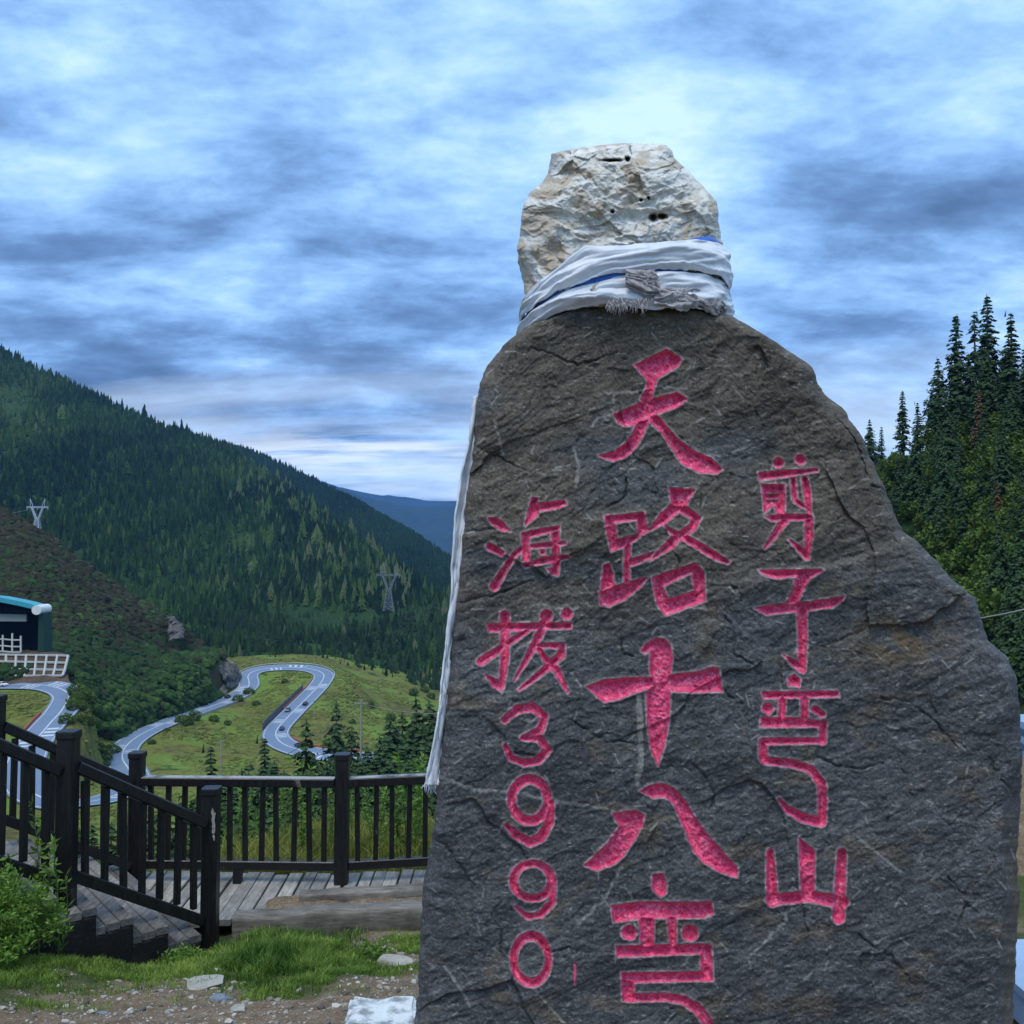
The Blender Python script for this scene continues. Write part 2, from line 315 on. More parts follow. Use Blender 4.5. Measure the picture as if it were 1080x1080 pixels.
# each character: crop origin, crop scale, strokes.  ('p', points) filled shape, ('h', outer, hole) frame, ('l', points, widths) stroke, ('c', x, y, r) dot, ('r', x, y, rx, ry, w) ring
CH = [
 ('天', 620, 340, 3.6, [
  ('p', [(175,163),(300,100),(358,140),(345,165),(265,215),(245,270),(247,320),(205,320),(200,290),(222,250),(225,220)]),
  ('p', [(97,350),(200,305),(340,265),(378,290),(345,320),(260,350),(215,375),(150,395),(115,385)]),
  ('p', [(185,375),(235,365),(215,420),(180,480),(140,515),(95,528),(38,508),(60,500),(100,490),(140,460),(170,420)]),
  ('p', [(222,350),(262,350),(300,395),(350,450),(410,492),(470,515),(512,560),(490,575),(420,570),(360,540),(320,485),(280,420),(240,385)])]),
 ('路', 620, 500, 6.75, [
  ('h', [(115,300),(400,270),(430,400),(300,500),(165,555),(140,450)], [(195,348),(348,328),(357,425),(208,465)]),
  ('l', [(285,500),(275,640),(278,780)], [45,42,44]), ('p', [(285,610),(430,565),(490,545),(440,600),(330,650),(290,660)]),
  ('p', [(110,650),(150,630),(180,700),(190,800),(90,840)]), ('p', [(80,840),(180,800),(250,780),(430,730),(380,800),(270,890),(150,945),(90,935)]),
  ('p', [(573,95),(765,110),(700,225),(600,235)]), ('p', [(585,215),(700,230),(640,280),(550,350),(425,415),(460,360),(510,290)]),
  ('p', [(680,215),(700,225),(810,310),(770,395),(700,440),(600,530),(440,620),(490,555),(600,440),(720,360),(735,320),(640,270)]),
  ('p', [(530,360),(640,405),(720,440),(860,520),(1010,620),(1000,640),(900,610),(750,520),(660,460),(600,440)]),
  ('h', [(455,735),(770,630),(830,700),(835,905),(550,1010),(490,930)], [(535,800),(735,705),(757,830),(572,892)])]),
 ('十', 600, 650, 5.4, [
  ('p', [(410,200),(430,165),(490,125),(540,125),(580,165),(590,240),(575,350),(580,420),(570,600),(540,760),(505,855),(465,750),(445,600),(440,440),(480,380),(460,310),(465,190),(430,215)]),
  ('p', [(95,400),(200,360),(350,350),(480,345),(500,400),(380,435),(280,475),(200,490),(150,450)]),
  ('p', [(470,345),(590,330),(740,315),(820,285),(855,300),(875,430),(700,435),(570,425),(480,415)])]),
 ('八', 600, 820, 4.155, [
  ('p', [(190,158),(290,143),(332,165),(320,215),(290,270),(240,345),(200,380),(120,410),(65,385),(110,345),(170,285),(225,212),(205,190)]),
  ('p', [(310,62),(350,35),(410,25),(460,45),(510,100),(550,170),(600,240),(670,320),(740,395),(740,440),(670,420),(590,375),(550,330),(520,270),(490,190),(455,115),(420,85),(370,90)])]),
 ('弯', 600, 820, 4.155, [
  ('p', [(365,425),(410,418),(430,460),(425,510),(400,525),(365,490)]), ('p', [(185,562),(300,545),(625,545),(635,600),(590,615),(310,620),(195,635)]),
  ('p', [(305,610),(375,610),(370,745),(315,745)]), ('p', [(430,605),(470,605),(472,745),(440,745)]), ('c', 263, 680, 33), ('c', 530, 682, 36),
  ('p', [(205,738),(610,728),(622,770),(300,785),(210,788)]), ('p', [(575,745),(625,735),(632,893),(580,893)]), ('p', [(230,855),(590,850),(625,890),(290,900),(232,890)]),
  ('p', [(230,880),(285,890),(288,980),(235,982)]), ('l', [(255,965),(420,962),(500,975),(560,1010),(600,1060),(625,1130),(605,1200),(520,1215),(420,1170)], [36,36,38,44,48,50,46,40,14])]),
 ('海', 500, 510, 9, [
  ('p', [(125,325),(215,320),(290,380),(350,455),(260,450),(170,390)]), ('l', [(150,600),(262,662)], [78,56]), ('l', [(450,620),(395,660),(280,830),(190,980)], [45,52,62,84]),
  ('p', [(545,130),(610,135),(600,200),(640,250),(590,320),(480,405),(510,260)]), ('p', [(590,185),(860,160),(885,200),(800,235),(590,270)]),
  ('p', [(450,475),(550,440),(810,400),(815,450),(700,470),(530,515),(455,530)]), ('p', [(450,495),(525,500),(530,740),(455,735)]),
  ('p', [(730,450),(815,435),(810,780),(795,880),(730,860),(690,810),(745,800)]), ('p', [(530,580),(720,555),(870,550),(880,580),(720,605),(530,620)]),
  ('p', [(460,765),(650,700),(890,675),(915,705),(750,745),(480,798)]), ('c', 650, 655, 26)]),
 ('拔', 440, 480, 3.375, [
  ('p', [(248,600),(550,596),(548,618),(255,630)]), ('l', [(312,570),(312,720),(300,825)], [34,30,18]), ('p', [(238,780),(290,800),(302,845),(270,825)]),
  ('l', [(227,735),(390,625)], [30,18]), ('c', 532, 565, 21), ('c', 460, 572, 22), ('l', [(460,580),(415,680),(345,803)], [30,26,6]),
  ('l', [(430,678),(515,678),(512,712),(440,775),(362,836)], [16,22,28,24,8]), ('l', [(432,690),(460,730),(497,768),(535,843)], [18,24,26,10])]),
 ('3', 440, 480, 3.375, [('l', [(311,943),(355,905),(410,897),(452,930),(440,978),(375,1007),(435,1008),(464,1048),(432,1086),(382,1096),(335,1078),(312,1032)], [24,30,32,28,26,18,26,28,28,26,24,14])]),
 ('9', 440, 780, 3.375, [('r', 400, 215, 64, 74, 32), ('l', [(472,225),(470,295),(440,348),(400,366),(350,338),(318,305)], [30,32,34,32,28,16])]),
 ('9', 440, 780, 3.375, [('r', 410, 503, 68, 62, 27), ('l', [(482,505),(480,580),(440,622),(390,630),(350,595)], [26,24,24,20,10])]),
 ('0', 440, 780, 3.375, [('r', 405, 782, 62, 83, 29)]),
 ('剪', 780, 470, 8.31, [
  ('c', 340, 150, 44), ('c', 532, 125, 46), ('p', [(160,235),(400,215),(690,200),(690,225),(450,270),(170,305)]),
  ('p', [(190,340),(400,335),(395,600),(330,590),(290,520),(255,560),(215,590)]),
  ('l', [(468,300),(485,480),(600,560)], [46,44,22]), ('l', [(572,300),(592,420),(610,590)], [58,64,36]),
  ('p', [(215,620),(380,598),(640,605),(635,650),(430,660),(280,665)]), ('l', [(395,655),(300,790),(220,900)], [72,52,18]),
  ('p', [(570,640),(645,625),(640,800),(610,1000),(580,1010),(430,830),(455,825),(570,910)])]),
 ('子', 780, 590, 8.31, [
  ('p', [(165,95),(740,85),(690,125),(620,170),(560,270),(500,400),(400,395),(450,290),(500,150),(330,170),(230,150)]),
  ('p', [(125,425),(300,395),(560,375),(920,325),(900,360),(810,425),(560,450),(230,485)]), ('l', [(545,440),(552,700),(545,955)], [85,80,70]),
  ('p', [(380,835),(500,885),(575,930),(560,1000),(460,940)])]),
 ('弯', 780, 700, 6, [
  ('p', [(345,65),(385,95),(380,145),(310,140),(305,90)]), ('p', [(140,178),(620,172),(635,210),(150,222)]), ('l', [(270,210),(268,350)], [45,45]), ('l', [(410,205),(410,360)], [48,48]),
  ('c', 178, 282, 36), ('l', [(478,290),(522,322)], [48,40]), ('p', [(135,338),(380,343),(520,362),(548,385),(500,402),(130,400)]), ('l', [(528,380),(525,490)], [50,46]),
  ('l', [(525,488),(350,488),(150,492)], [36,40,42]), ('l', [(146,495),(150,595)], [50,54]), ('l', [(160,612),(330,630),(450,668),(520,760),(525,880),(520,1000)], [50,50,52,56,56,50]), ('l', [(515,1003),(400,975),(300,920),(248,858)], [60,60,46,18])]),
 ('山', 760, 580, 2.159, [('l', [(113,688),(115,740),(118,800)], [16,22,26]), ('l', [(115,797),(200,788),(278,802)], [26,26,28]), ('p', [(178,655),(215,685),(213,792),(183,792)]), ('l', [(276,690),(268,838)], [22,27])]),
]
def char_sdf(x, y, ch):
    _, ox, oy, sc, ss = ch; X = (x-ox)*sc; Y = (y-oy)*sc; d = np.full(x.shape, 1e9)
    for s in ss:
        if s[0] == 'p': q = poly_sdf(X, Y, s[1])
        elif s[0] == 'h': q = np.maximum(poly_sdf(X, Y, s[1]), -poly_sdf(X, Y, s[2]))
        elif s[0] == 'l': q = line_sdf(X, Y, s[1], s[2])
        elif s[0] == 'c': q = np.hypot(X-s[1], Y-s[2])-s[3]
        else:
            k = np.hypot((X-s[1])/s[3], (Y-s[2])/s[4]); q = np.abs(k-1)*(s[3]+s[4])/2-s[5]/2
        d = np.minimum(d, q)
    return d/sc

def outline_rock(name, left, right, y0, y1, nu, nv, Y0, thick, hfun, mat, back_scale=.9, seed=0, jag=1.0):
    """a standing stone from the left and right edges of its face; hfun gives relief in pixels and vertex attributes"""
    v = np.linspace(0, 1, nv); py = y0+(y1-y0)*v
    L = np.interp(py, *zip(*left)); Rr = np.interp(py, *zip(*right))
    L = L+jag*(1.6*fbm(py/17, py*.013+seed+.37, seed+1, 4)); Rr = Rr+jag*(1.8*fbm(py/16, py*.017+seed+9.41, seed+2, 4))
    u = np.linspace(0, 1, nu)[None]; px = L[:, None]+(Rr-L)[:, None]*u; PY = np.broadcast_to(py[:, None], px.shape)
    h, at = hfun(px, PY, px-L[:, None], Rr[:, None]-px, PY-y0)
    V = P(px, PY, Y0-h*PXM)
    idx = np.arange(nu*nv).reshape(nv, nu)
    F = [np.stack([idx[:-1, :-1], idx[1:, :-1], idx[1:, 1:], idx[:-1, 1:]], -1).reshape(-1, 4)]
    loop = np.concatenate([idx[0, :-1], idx[:-1, -1], idx[-1, :0:-1], idx[:0:-1, 0]])
    Vs = [V.reshape(-1, 3)]; base = Vs[0][loop]; cen = base.mean(0); prev = loop; n = nu*nv; K = 9
    s = np.arange(len(loop))/len(loop)
    for k in range(1, K+1):
        t = k/K; ring = base.copy()
        sc = 1-(1-back_scale)*t**1.5-.25*max(0, t-.75)
        ring[:, 0] = cen[0]+(base[:, 0]-cen[0])*sc; ring[:, 2] = cen[2]+(base[:, 2]-cen[2])*(1-(1-sc)*.6)
        ring[:, 1] = base[:, 1]+thick*t
        nz = fbm(base[:, 0]*5, base[:, 2]*5+t*3, seed+5, 4)
        ring[:, 0] -= np.sign(base[:, 0]-cen[0])*np.abs(nz)*.03; ring[:, 1] += .03*nz*t
        cur = np.arange(n, n+len(loop)); n += len(loop)
        F.append(np.stack([prev, np.roll(prev, -1), np.roll(cur, -1), cur], -1)); Vs.append(ring); prev = cur
    Vs.append(np.array([[cen[0], base[:, 1].max()+thick*1.04, cen[2]]])); F.append(np.stack([prev, np.roll(prev, -1), np.full(len(prev), n)], -1))
    V = np.concatenate(Vs); at = {k: np.concatenate([a.ravel(), np.full(len(V)-nu*nv, a[:, -1].mean() if k in ('brown',) else 0.)]) for k, a in at.items()}
    return V, F, at, (nu, nv), px, PY

EDGE_L = [(318,618),(324,604),(330,592),(338,568),(345,553),(365,530),(385,515),(405,505),(430,502),(470,499),(520,493),(560,489),(600,485),(650,480),(700,474),(750,470),(790,466),(830,462),(860,459),(885,455),(910,450),(940,446),(970,444),(1000,443),(1040,441),(1080,438),(1180,432)]
EDGE_R = [(318,700),(327,740),(333,772),(337,778),(350,802),(373,837),(387,857),(404,862),(416,870),(429,888),(443,896),(459,909),(484,919),(488,921),(520,935),(541,943),(561,952),(569,966),(590,986),(610,1003),(630,1027),(651,1035),(675,1042),(691,1060),(712,1072),(730,1074),(760,1076),(800,1078),(850,1076),(900,1073),(950,1074),(1000,1072),(1080,1068),(1180,1066)]
def facets(x, y, sx, sy, s, k):
    """small flat chips of stone, each tilted its own way"""
    ca, sa = math.cos(R(22)), math.sin(R(22)); X = (x*ca-y*sa)/sx; Y = (x*sa+y*ca)/sy; ix, iy = np.floor(X), np.floor(Y); best = np.full(X.shape, 1e9); out = np.zeros(X.shape)
    for i in (-1, 0, 1):
        for j in (-1, 0, 1):
            r1 = hash2(ix+i, iy+j, s)/65536; r2 = hash2(ix+i, iy+j, s+11)/65536; dx = X-(ix+i+.15+.7*r1); dy = Y-(iy+j+.15+.7*r2); d = dx*dx+dy*dy
            t1 = hash2(ix+i, iy+j, s+21)/32768-1; t2 = hash2(ix+i, iy+j, s+31)/32768-1; t3 = hash2(ix+i, iy+j, s+41)/32768-1
            v = t1*dx+t2*dy+k*t3*.6; m_ = d < best; best = np.where(m_, d, best); out = np.where(m_, v, out)
    return out
def steles(px, py, dl, dr, dt):
    ca, sa = math.cos(R(22)), math.sin(R(22))
    a = px*ca-py*sa; b = px*sa+py*ca          # a runs along the bedding of the stone
    h = 9*fbm(px/210, py/210, 1, 3)
    f = fbm(a/150, b/62, 7, 4)
    lv = f*3.2; fl = np.floor(lv); h += 1.2*(fl+sstep(.34, .54, lv-fl))/1.0   # ledges where flakes came away
    h += 5*facets(px+16*fbm(px/90, py/90, 5, 3), py+16*fbm(px/90, py/90, 6, 3), 150, 105, 61, .15)+.75*facets(px+7*fbm(px/26, py/26, 8, 3), py+7*fbm(px/26, py/26, 9, 3), 40, 30, 3, .5)+.9*facets(px+4*fbm(px/11, py/11, 18, 3), py+4*fbm(px/11, py/11, 19, 3), 17, 10, 5, .6)
    h += .8*fbm(a/17, b/10, 23, 4) + .6*fbm(px/4.2, py/3.6, 29, 2)
    # the lower slab stands a little proud of the upper one on the right
    edge = np.interp(px, [430, 640, 760, 830, 900, 960, 1080], [640, 640, 612, 598, 585, 566, 540])
    prd = sstep(-3, 9, py-edge+5*fbm(px/30, py/30, 31, 3))*sstep(690, 800, px)
    h += prd*5
    # cracks
    ck = np.zeros_like(px)
    CR = [[(735,628),(748,619),(760,618),(778,620),(782,634)],[(765,650),(775,668),(774,690),(790,700),(800,710)],[(600,758),(628,776),(640,782),(668,784)],[(728,805),(745,822),(752,840),(750,852)],[(660,505),(661,522),(652,530),(640,534)],[(656,660),(657,690),(668,692)],[(762,728),(782,744)],[(1042,800),(1068,838)],[(500,470),(530,484),(556,498)],[(470,562),(500,560),(530,556)],[(466,640),(520,628),(560,612)],[(1000,925),(1020,948),(1012,975)],[(905,985),(940,1010),(965,1040)],[(455,880),(480,905),(500,935)],[(560,365),(610,385),(650,372)],[(700,560),(716,590),(712,610)],[(860,800),(900,812),(930,806)],[(930,735),(960,742),(985,760),(1010,790)],[(560,985),(580,1005),(600,1000)],[(880,440),(905,470),(915,500)],[(926,498),(935,510),(930,515)],[(920,512),(940,520)],[(925,532),(942,530)]]
    for i, c in enumerate(CR):
        wob = 2.2*fbm(px/12, py/12, 60+i, 2)
        ck = np.maximum(ck, (1-sstep(-.2, 1.3, line_sdf(px+wob, py-wob, c, [.9]*len(c))))*(.4+.6*sstep(-.4, .3, noise2(px/14, py/14, 130+i))))
    h -= 3.6*ck
    vein = np.zeros_like(px)
    VE = [([(500,833),(540,836),(590,846),(640,853)],2.0),([(633,416),(650,414),(672,413)],1.3),([(690,408),(724,410)],1.2),([(648,414),(647,425)],1),([(625,450),(630,441),(645,438)],1.2),([(455,815),(470,822),(500,833)],2.6),([(521,443),(531,480)],1.2),([(604,470),(610,490),(607,515)],1.4),([(674,735),(676,800),(672,826)],4.5),([(600,1085),(560,1040),(545,1030)],1.2),([(500,560),(470,563)],1.1),([(540,690),(610,640)],1),([(790,1010),(815,985),(830,970)],1.8),([(906,884),(950,920)],1.4),([(720,1020),(735,1000)],1.2),([(470,1020),(490,1050),(496,1062)],1.6),([(700,640),(745,642)],1),([(610,975),(640,945),(655,915)],2.2)]
    for i, (c, w) in enumerate(VE):
        wob = 1.5*fbm(px/8, py/8, 90+i, 2)
        vein = np.maximum(vein, (1-sstep(0, 1.4, line_sdf(px+wob, py+wob, c, [w]*len(c))))*(.55+.45*noise2(px/5, py/5, 3+i)))
    rr = np.random.default_rng(5)
    for i in range(540):    # short pale chisel scratches
        x, y = rr.uniform(450, 1070), rr.uniform(345, 1090); an = R(rr.choice([-32, -25, 40, 65, -60, -10]))+rr.normal(0, .2); l = rr.uniform(3, 13)
        i0 = np.searchsorted(py[:, 0], y-20); i1 = np.searchsorted(py[:, 0], y+20); sl = slice(i0, i1)
        if i1-i0 < 3: continue
        c = [(x, y), (x+l*math.cos(an), y+l*math.sin(an))]
        vein[sl] = np.maximum(vein[sl], rr.uniform(.25, .8)*(1-sstep(0, 1.1, line_sdf(px[sl], py[sl], c, [.7, .4]))))
    h += .5*vein
    sd = np.full(px.shape, 60.); who = np.full(px.shape, -1)
    for k, ch in enumerate(CH):
        xs_, ys_ = [], []
        for s in ch[4]:
            if s[0] in 'phl':
                for q in s[1]: xs_.append(ch[1]+q[0]/ch[3]); ys_.append(ch[2]+q[1]/ch[3])
            else:
                for q in (-1, 1): xs_.append(ch[1]+(s[1]+q*s[3])/ch[3]); ys_.append(ch[2]+(s[2]+q*(s[4] if s[0] == 'r' else s[3]))/ch[3])
        b0, b1, b2, b3 = min(xs_)-12, max(xs_)+12, min(ys_)-12, max(ys_)+12
        mk = (px > b0) & (px < b1) & (py > b2) & (py < b3)
        d = char_sdf(px[mk]+.5*noise2(px[mk]/4, py[mk]/4, 51), py[mk]+.5*noise2(px[mk]/4, py[mk]/4, 52), ch)
        cur = sd[mk]; nearer = d < cur; w = who[mk]; w[nearer] = k; who[mk] = w; sd[mk] = np.minimum(cur, d)
    rl = line_sdf(px, py, [(606.5,1017),(606,1038)], [2.2,1.4])
    fil = -sd
    h -= 7.6*sstep(-.3, 4.0, fil)-1.0*noise2(px/2.6, py/2.6, 71)*sstep(1, 4, fil)-1.9*ridged((px*.8+py*.6)/9, (py*.8-px*.6)/4.5, 72, 2)*sstep(1, 4, fil)
    h += .9*np.exp(-((sd-1.2)/1.2)**2)
    # ridges left standing inside the first small character
    rg = np.minimum(line_sdf(px, py, [(809,521.5),(820,520.5)], [2, 2]), line_sdf(px, py, [(809.5,527.5),(820,527)], [2, 2]))
    h += 3.2*(1-sstep(-.5, 1.5, rg))
    nz = noise2(px/3.1, py/3.1, 81)
    paint = sstep(.9, -.7, sd+1.2*nz+.5*noise2(px/7, py/7, 85)); paint *= 1-.35*sstep(.28, .62, fbm(px/7, py/5, 86, 3))*sstep(-.1, .4, fbm(px/45, py/45, 87, 2)+.15); paint *= 1-.75*sstep(.80, .93, ridged(px/11, py/8, 88, 2)); paint = np.maximum(paint, sstep(.8, -.6, rl+.6*nz))
    paint *= 1-.9*(1-sstep(-.5, 1.2, rg+.4*nz))
    chip = np.exp(-((sd-.7)/.95)**2)*(.5+.8*np.clip(noise2(px/6, py/6, 83)+.3, 0, 1))
    # rounding towards the sides
    ra = 20+9*fbm(px/60, py/60, 35, 2); d = np.minimum(dl, np.minimum(dr, dt*1.0))
    q = np.clip(1-d/ra, 0, 1); h -= ra*(1-np.sqrt(np.clip(1-q*q, 0, 1)))*1.1
    ch_w = 17+4*fbm(py/40, py*.01+.37, 37, 3); h -= np.clip(ch_w-dr, 0, 99)*2.4*sstep(800, 870, py)
    brown = np.clip(sstep(-60, 40, edge-py)*sstep(-.4, .35, fbm(px/120, py/90, 38, 4)+.35)*.9, 0, 1)
    brown = np.maximum(brown, 1.9*np.exp(-((px-945)/52)**2-((py-678)/30)**2)*sstep(-.6, .2, fbm(px/25, py/20, 39, 3))); brown = np.maximum(brown, .8*sstep(.25, .7, fbm(px/55, py/40, 138, 4)))
    brown = np.maximum(brown, sstep(18, 6, dr)*sstep(800, 900, py)*.9)
    return h, {'paint': paint, 'chip': chip, 'vein': vein, 'brown': brown, 'who': np.where(fil > -.6, who, -1).astype(float)}

m = M('grey_stone', .78, .35)
crd = m.coord('Object')
big = m.noise(2.2, 5, .6); mid = m.noise(16, 6, .65, m.mapping((1, 1, 2.2), (0, R(22), 0))); fin = m.noise(110, 5, .7); sp1 = m.noise(260, 3, .7)
tone = m.math('ADD', m.math('MULTIPLY', mid, .34), m.math('ADD', m.math('MULTIPLY', fin, .46), m.math('MULTIPLY', big, .2)))
cool = m.ramp(tone, [(.36, (.018, .019, .021)), (.47, (.052, .054, .057)), (.56, (.10, .102, .105)), (.70, (.30, .30, .30))])
warm = m.ramp(tone, [(.36, (.027, .022, .017)), (.47, (.080, .065, .047)), (.56, (.14, .116, .086)), (.70, (.32, .28, .225))])
c = m.mix(m.rng(m.attr('brown'), 0, 1), cool, warm); c = m.mix(m.math('MULTIPLY', m.rng(m.attr('brown'), 1.0, 1.7), .55), c, (.14, .095, .045))
c = m.mix(m.math('MULTIPLY', m.rng(sp1, .60, .72), .45), c, (.42, .42, .42))
st1 = m.noise(30, 6, .7, m.mapping((1, 1, 3.2), (0, R(24), 0))); st2 = m.noise(38, 6, .7, m.mapping((1, 1, 2.6), (0, R(-48), 0)))
c = m.mix(m.math('MULTIPLY', m.rng(m.math('MAXIMUM', st1, st2), .60, .70), .65), c, (.40, .39, .37))
c = m.mix(m.math('MULTIPLY', m.rng(m.math('MINIMUM', st1, st2), .36, .28), .5), c, (.018, .018, .02))
c = m.mix(m.math('MULTIPLY', m.attr('vein'), .75), c, (.40, .385, .35))
c = m.mix(m.math('MULTIPLY', m.attr('chip'), .75), c, (.52, .42, .44))
pn = m.noise(60, 5, .65); pw = m.noise(190, 4, .7)
pink = m.ramp(m.math('ADD', m.math('MULTIPLY', pn, .6), m.math('MULTIPLY', pw, .4)), [(.32, (.36, .010, .05)), (.44, (.72, .045, .15)), (.55, (.84, .13, .27)), (.68, (.90, .45, .56))])
c = m.mix(m.attr('paint'), c, pink)
m.color(c); m.rough(m.rng(fin, .3, .7, .6, .9)); m.bump(m.math('ADD', m.math('MULTIPLY', fin, .9), m.math('MULTIPLY', sp1, .5)), .55, .007)
STONE = m.m
V, F, at, (nu, nv), _, _ = outline_rock('stone_stele', EDGE_L, EDGE_R, 318, 1180, 540, 720, 3.0, .55, steles, STONE, .93, 3)
who = at.pop('who'); f0 = F[0]; nf = len(f0)
# normals of the whole stone, so the carved characters share them at their borders
fn = np.zeros_like(V)
for f in F:
    a, b, cc = V[f[:, 0]], V[f[:, 1]], V[f[:, -1]]; nn = np.cross(b-a, cc-a)
    for k in range(f.shape[1]): np.add.at(fn, f[:, k], nn)
fn /= np.linalg.norm(fn, axis=1)[:, None]+1e-12
fw = np.where((who[f0] >= 0).all(1), who[f0].max(1), -1).astype(int)
def sub_mesh(name, faces, parent):
    flat = np.unique(np.concatenate([f.ravel() for f in faces])); mp = np.full(len(V), -1); mp[flat] = np.arange(len(flat))
    o = mesh_np(name, V[flat], [mp[f] for f in faces], STONE, parent, {k: a[flat] for k, a in at.items()})
    o.data.normals_split_custom_set_from_vertices(fn[flat].tolist()); return o
stele = sub_mesh('stone_stele', [f0[fw < 0]]+F[1:], None)
tag(stele, 'tall grey standing boulder carved with red painted characters', 'stone stele')
for k, ch in enumerate(CH):
    o = sub_mesh('carved_digit' if ch[0].isdigit() else 'carved_character', [f0[fw == k]], stele)
    tag(o, ('red painted digit %s cut in the stone' if ch[0].isdigit() else 'red painted character %s cut in the stone') % ch[0])

# ------------------------------------------------------------------ white quartz boulder on top
QL = [(151,655),(154,622),(158,600),(162,582),(172,580),(184,577),(193,572),(203,558),(217,552),(243,549),(262,546),(272,547),(284,552),(303,553),(320,555),(338,559)]
QR = [(151,690),(153,703),(160,709),(167,713),(180,727),(197,742),(212,755),(227,758),(246,760),(262,764),(290,766),(338,762)]
def quartz(px, py, dl, dr, dt):
    w = fbm(px/70, py/70, 3, 3)*26
    a = px+py*.35; b = py-px*.22+w
    h = 10*fbm(px/95, py/80, 12, 3)
    rd = ridged(a/74, b/33, 14, 4); h += 6.0*rd+5.0*facets(px+w*.4, py+w*.3, 46, 30, 15, .5)
    h += 1.6*ridged(a/26, b/13, 19, 3) + 2.2*facets(px+.2*w, py, 17, 10, 25, .5) + 1.0*fbm(px/6, py/5, 21, 3)
    hole = np.minimum.reduce([np.hypot((px-689)/6, (py-229)/6), np.hypot((px-698)/7, (py-228)/4), np.hypot((px-662)/3.5, (py-168)/4), np.hypot((px-646)/2.5, (py-223)/2.5), np.hypot((px-676)/2.5, (py-211)/2), np.hypot((px-684)/2, (py-209)/2), np.hypot((px-646)/14, (py-169)/2.2)])
    h -= 16*(1-sstep(.35, 1.15, hole+.25*noise2(px/4, py/4, 5)))
    d = np.minimum(dl, np.minimum(dr, dt)); ra = 34+10*fbm(px/40, py/40, 35, 2); q = np.clip(1-d/ra, 0, 1); h -= ra*(1-np.sqrt(np.clip(1-q*q, 0, 1)))*.9
    h -= np.clip(36-dl, 0, 99)*.5
    tan = sstep(-.05, .5, fbm(a/42, b/17, 44, 4)+.25*sstep(50, 0, dl)+.12*sstep(215, 255, py)*sstep(640, 580, px))
    tan = np.maximum(tan, .8*sstep(.2, .55, fbm(px/30, py/11, 47, 4)))
    return h, {'tan': tan, 'pit': 1-sstep(.3, .9, hole)}
m = M('quartz', .62, .4)
q1 = m.noise(9, 6, .62); q2 = m.noise(48, 5, .65); q3 = m.noise(170, 3, .65)
base = m.ramp(m.math('ADD', m.math('MULTIPLY', q1, .5), m.math('MULTIPLY', q2, .5)), [(.32, (.42, .38, .32)), (.48, (.70, .67, .61)), (.66, (.88, .87, .84))])
st = m.ramp(q2, [(.3, (.16, .10, .05)), (.55, (.42, .31, .19)), (.75, (.60, .50, .38))])
c = m.mix(m.math('MULTIPLY', m.attr('tan'), m.rng(q2, .36, .6, .25, .95)), base, st)
c = m.mix(m.attr('pit'), c, (.10, .075, .055))
m.color(c); m.bump(m.math('ADD', q2, m.math('MULTIPLY', q3, .5)), .5, .008); QUARTZ = m.m
V, F, at, _, _, _ = outline_rock('quartz_boulder', QL, QR, 151, 323, 260, 230, 3.03, .42, quartz, QUARTZ, .97, 8)
tag(mesh_np('quartz_boulder', V, F, QUARTZ, None, at), 'cream white quartz boulder set on top of the grey stele', 'boulder')

